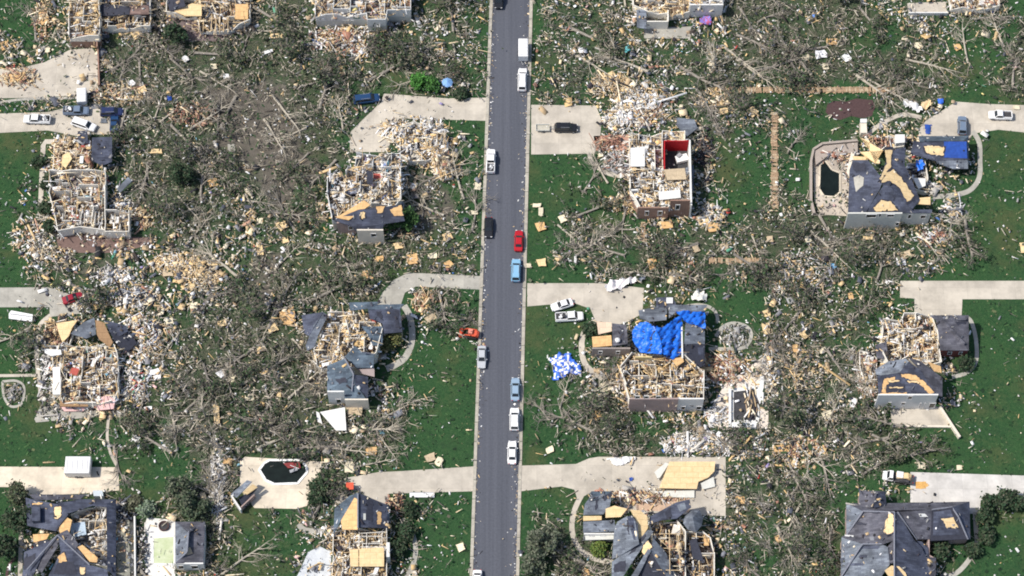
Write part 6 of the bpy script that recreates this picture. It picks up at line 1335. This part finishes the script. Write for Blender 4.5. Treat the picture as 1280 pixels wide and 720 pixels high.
# shredded leaves
px,py,x,y = scatter(95000,4,1.0); n_=len(x)
bits('shredded_leaves',x,y,.1+RNG.random(n_)*1.2,RNG.gamma(2,.15,n_)+.15,RNG.gamma(2,.1,n_)+.12,np.full(n_,.01),RNG.uniform(0,6.28,n_),RNG.normal(0,.5,n_),pick(dict(leaf=1),n_),'dark clumps of shredded leaves caught in the branches',quad=True,roll=RNG.normal(0,.5,n_))

# large torn pieces among the small
px,py,x,y = scatter(6000,0,2.2,thin=.5); n_=len(x)
bits('torn_sheets',x,y,.3+RNG.random(n_)*.7,RNG.gamma(4,.33,n_)+.4,RNG.gamma(4,.17,n_)+.25,np.full(n_,.06),flow(px,py,n_,1.2),RNG.normal(0,.14,n_),pick(dict(lumber=6,shingle=1.4,grey=1.2,white=1.8,brick=.3),n_),'larger torn sheets of decking, roofing and drywall among the small scraps',roll=RNG.normal(0,.14,n_))
px,py,x,y = scatter(60000,1,.9); n_=len(x)
bits('fine_fragments',x,y,.06+RNG.random(n_)*.5,RNG.gamma(1.5,.1,n_)+.08,RNG.gamma(1.5,.06,n_)+.06,np.full(n_,.05),RNG.uniform(0,6.28,n_),RNG.normal(0,.2,n_),pick(dict(white=4,lumber=5,grey=2,dark=2),n_),'fine fragments sifted between everything')
# furniture left standing in the opened rooms
rf = random.Random(9); objs = []; FC = [((.62,.60,.56),'pale'),((.25,.27,.33),'grey-blue'),((.30,.18,.11),'brown'),((.42,.10,.08),'dark red'),((.72,.70,.66),'white'),((.20,.28,.22),'green')]
rl = [r for r in ROOMS if (r[1]-r[0]) > 2.6 and (r[3]-r[2]) > 2.4 and poly_in(np.array([(r[0]+r[1])/2]),np.array([(r[2]+r[3])/2]),r[5])[0]]
rf.shuffle(rl)
for i,(a,b_,c,d,z0,poly) in enumerate(rl[:46]):
    fc,cn = FC[i%6]; cx_,cy_,= (a+b_)/2+rf.uniform(-.4,.4),(c+d)/2+rf.uniform(-.3,.3); qx,qy = W2P(cx_,cy_); m_ = mat('furniture_'+cn.replace('-','_').replace(' ','_'), fc, .9, .12, 2); zz = z0+rf.uniform(.5,1.1)
    kd = ('bed','sofa','fridge')[i%3]; o = thing(kd, cn+' '+{'bed':'bed mattress','sofa':'sofa','fridge':'fridge tipped over'}[kd]+' in the broken rooms '+where(qx,qy), kd, (cx_,cy_,zz), 'furniture left in opened rooms', rf.choice((0,1.57,.2,1.3)))
    if kd == 'bed':
        mb = MB(); mb.box((0,0,0),(2.1,1.7,.3),LUMBER); mb.build('bed_frame', o, local=True); mb = MB(); mb.box((0,0,.28),(2.0,1.6,.26),m_); mb.build('mattress', o, local=True)
        for s_ in (-.4,.4): mb = MB(); mb.box((.75,s_,.46),(.4,.6,.14),WHITE); mb.build('pillow', o, local=True)
    elif kd == 'sofa':
        mb = MB(); mb.box((0,0,.1),(2.1,.95,.4),m_); mb.build('seat', o, local=True); mb = MB(); mb.box((0,.45,.45),(2.1,.25,.6),m_); mb.build('backrest', o, local=True)
        for s_ in (-1.1,1.1): mb = MB(); mb.box((s_,0,.3),(.22,.95,.5),m_); mb.build('armrest', o, local=True)
    else:
        mb = MB(); mb.box((0,0,.3),(1.8,.8,.7),m_); mb.build('cabinet', o, local=True); mb = MB(); mb.box((.35,0,.68),(1.05,.76,.06),WHITE); mb.build('door', o, local=True); mb = MB(); mb.box((-.55,0,.68),(.62,.76,.06),WHITE); mb.build('freezer_door', o, local=True)
    objs.append((o,qx,qy))
uniq(objs)
for o_,_,_ in objs: o_['label'] = short(o_['label'])
# heaps of one kind that stand out
HL = [(225,330,38,13,1500,dict(lumber=10,white=1.5),'heap of tan boards below the maze-like ruin'),(250,345,30,13,1100,dict(lumber=9,white=1),'heap of yellow boards right of the white rubble'),
 (140,345,26,10,600,dict(white=8,grey=2,lumber=1),'white rubble heap below the maze-like ruin'),(165,372,34,14,800,dict(shingle=4,lumber=3,white=3),'dark and tan rubble above the far left ruin'),(108,375,20,12,500,dict(white=4,lumber=4,shingle=2),'rubble burying the crimson car'),
 (175,425,26,34,1300,dict(lumber=4,white=5,brick=1,color=.5),'rubble thrown right of the far left ruin'),(168,480,22,26,900,dict(white=6,lumber=2,color=.8,grey=2),'pale rubble at the lower right of the far left ruin'),
 (58,455,7,38,400,dict(white=4,grey=4),'grey rubble strip along the far left path'),(40,300,26,26,500,dict(lumber=3,white=4,brick=1),'pale rubble left of the brown terrace'),(62,318,30,10,400,dict(lumber=6,white=3),'boards strewn below the brown terrace'),
 (152,265,16,22,500,dict(white=4,shingle=4,lumber=2,color=.5),'rubble right of the maze-like ruin'),(178,272,12,14,300,dict(lumber=8,brick=2),'orange boards right of the maze-like ruin'),
 (430,52,40,16,1100,dict(white=5,lumber=4,brick=3,color=.3),'rubble below the pale top ruin'),(455,66,14,12,250,dict(lumber=5,white=3),'small board heap below the pale top ruin'),
 (530,165,28,16,900,dict(white=8,lumber=3,grey=1),'white rubble at the driveway end of the two-storey ruin'),(548,200,18,18,700,dict(lumber=10,brick=1),'orange boards beside the two-storey ruin'),(498,165,22,16,500,dict(white=4,lumber=3,dark=1),'rubble over the garage slab'),
 (765,108,28,14,900,dict(lumber=9,white=1),'yellow board heap above the red-room house'),(800,130,34,20,1500,dict(white=8,lumber=5,grey=1),'white and tan rubble above the red-room house'),(780,150,26,16,1000,dict(white=8,lumber=3,color=.4),'white rubble at the driveway of the red-room house'),(812,145,22,14,600,dict(lumber=6,brick=3,white=2),'orange and brown rubble above the red room'),
 (770,205,16,16,500,dict(grey=4,white=4,brick=2),'grey rubble inside the curved path'),(760,178,18,7,250,dict(brick=8,lumber=1),'red-brown brick rubble on the paving'),(775,255,22,10,350,dict(lumber=8,white=1),'tan boards left of the brown brick front'),(895,125,24,10,400,dict(lumber=8,white=1),'tan boards right of the red-room house'),(888,270,16,14,350,dict(white=5,lumber=3),'rubble by the orange panels'),
 (880,190,12,22,500,dict(dark=5,shingle=3,brick=1),'dark rubble right of the red room'),(905,460,34,18,1100,dict(brick=5,lumber=4,white=2),'brown rubble above the emptied pool'),(960,470,10,40,500,dict(lumber=4,white=4),'pale rubble right of the emptied pool'),(895,520,14,12,350,dict(white=7,lumber=2),'white rubble left of the emptied pool'),
 (870,556,40,16,1500,dict(white=9,lumber=2,grey=1,color=.3),'white rubble above the plywood floor slab'),(920,560,34,12,700,dict(lumber=4,white=5),'pale rubble right of the plywood floor slab'),(800,622,60,6,700,dict(brick=3,lumber=5,white=2),'boards between the driveway and the open attic'),(1000,565,30,20,500,dict(lumber=6,brick=3,white=2),'tan rubble in the back lots'),
 (1000,345,40,30,900,dict(lumber=4,white=2,grey=3),'mixed rubble below the ruined pool terrace'),(1170,295,24,9,350,dict(white=4,brick=3,lumber=2),'rubble by the wall below the dark roof'),(1190,265,16,12,250,dict(white=5,shingle=3,lumber=2),'rubble right of the dark-roofed house front'),(1065,208,8,24,400,dict(white=5,brick=3,lumber=3),'rubble on the pool terrace'),(1045,193,22,7,300,dict(brick=5,white=3),'brick rubble at the top of the pool terrace'),
 (1085,478,14,22,500,dict(brick=3,white=4,lumber=2),'rubble left of the white-fronted house'),(780,478,16,22,500,dict(lumber=5,white=2,brick=1),'boards left of the brown lower wall'),(800,455,26,12,500,dict(lumber=9,white=2),'boards below the heart-shaped tarp'),(155,640,14,14,450,dict(dark=5,white=2,shingle=3),'black and white rubble above the mossy court'),
 (272,605,9,60,900,dict(white=6,grey=3,lumber=1),'line of white wreckage left of the cream pool deck'),(178,690,5,36,300,dict(dark=3,white=3),'rubble between the two lower left walls'),(495,630,12,12,260,dict(brick=3,lumber=3,dark=2),'rubble at the top of the curved path, lower'),
 (25,98,26,14,350,dict(lumber=6,brick=2),'orange boards on the upper left driveway'),(150,118,40,12,700,dict(lumber=7,brick=1,white=2),'tan boards right of the upper left driveway'),(240,145,30,16,500,dict(brick=6,lumber=2,dark=2),'brick-red rubble among fallen trees, upper left'),(55,20,14,30,450,dict(lumber=7,brick=2),'orange debris strip at the top left'),
 (420,425,30,26,900,dict(lumber=7,white=4),'tan rubble left of the torn blue-grey roof'),(530,378,14,16,300,dict(lumber=5,brick=2),'boards in the brush by the left driveway'),(1000,470,30,40,500,dict(lumber=6,white=1,branch=3),'boards scattered left of the white-fronted house')]
for a in HL:
    if a[4]: heap(a[0],a[1],a[2],a[3],int(a[4]*.9),a[5],a[6],hh=.9)

# stones and shrubs on the terrace and in the ringed beds
for (cx0,cy0,rx_,ry_,N,wt,lb) in [(62,508,14,14,160,dict(leaf=4,dark=2,grey=2),'low shrubs and stones dotted over the stone terrace'),(16,491,11,12,220,dict(grey=4,branch=3,leaf=3),'stones and stems in the small ringed bed at the far left'),(917,420,19,13,520,dict(grey=5,white=2,leaf=4,branch=2),'stones and stems in the oval garden bed')]:
    heap(cx0,cy0,rx_,ry_,N,wt,lb,.5,.9,'bed_stones')

py = RNG.uniform(-60,780,800); sd_ = RNG.integers(0,2,800); off = np.abs(RNG.exponential(2.6,800)); px = np.where(sd_==0, 616-25*py/720+off, 662-17*py/720-off); x,y = Pn(px,py); n_=800
bits('kerb_grit',x,y,np.full(n_,.05),RNG.gamma(1.5,.12,n_)+.06,RNG.gamma(1.5,.06,n_)+.05,np.full(n_,.04),RNG.uniform(0,6.28,n_),np.zeros(n_),pick(dict(white=3,lumber=3,branch=2,dark=2),n_),'fine grit and splinters swept along both kerbs of the street')
if ROOFPTS:
    a = np.array([tuple(v) for v in ROOFPTS]); n_ = len(a)
    bits('roof_litter',a[:,0],a[:,1],a[:,2],RNG.gamma(1.6,.3,n_)+.15,RNG.gamma(1.6,.12,n_)+.1,np.full(n_,.05),RNG.uniform(0,6.28,n_),RNG.normal(0,.3,n_),pick(dict(shingle=3,grey=2,white=1,lumber=2,dark=2),n_),'small scraps and loose shingles lying on the damaged roofs')

# clumps of longer grass, clover and fallen leaves on the lawns
N=46000; px = RNG.uniform(-20,1300,N); py = RNG.uniform(-20,740,N); d_ = dens(px,py); k = RNG.random(N) < np.clip((1-d_[:,3]*1.3)*(.45+.5*wnoise(px,py,26,91)+.4*wnoise(px,py,8,92)),.04,1); px,py = px[k],py[k]; k = keepmask(px,py,np.full(len(px),.9)); px,py=px[k],py[k]
x,y = Pn(px,py); n_=len(x); gc = np.array([(.018,.055,.020),(.035,.085,.030),(.055,.115,.040),(.11,.13,.06),(.010,.028,.012),(.03,.07,.025)])[RNG.integers(0,6,n_)]
bits('grass_tufts',x,y,.05+RNG.random(n_)*.06,RNG.gamma(2,.16,n_)+.12,RNG.gamma(2,.1,n_)+.1,np.full(n_,.01),RNG.uniform(0,6.28,n_),RNG.normal(0,.25,n_),gc,'uneven tufts of grass and clover all over the lawns',LEAFM,quad=True,roll=RNG.normal(0,.25,n_))
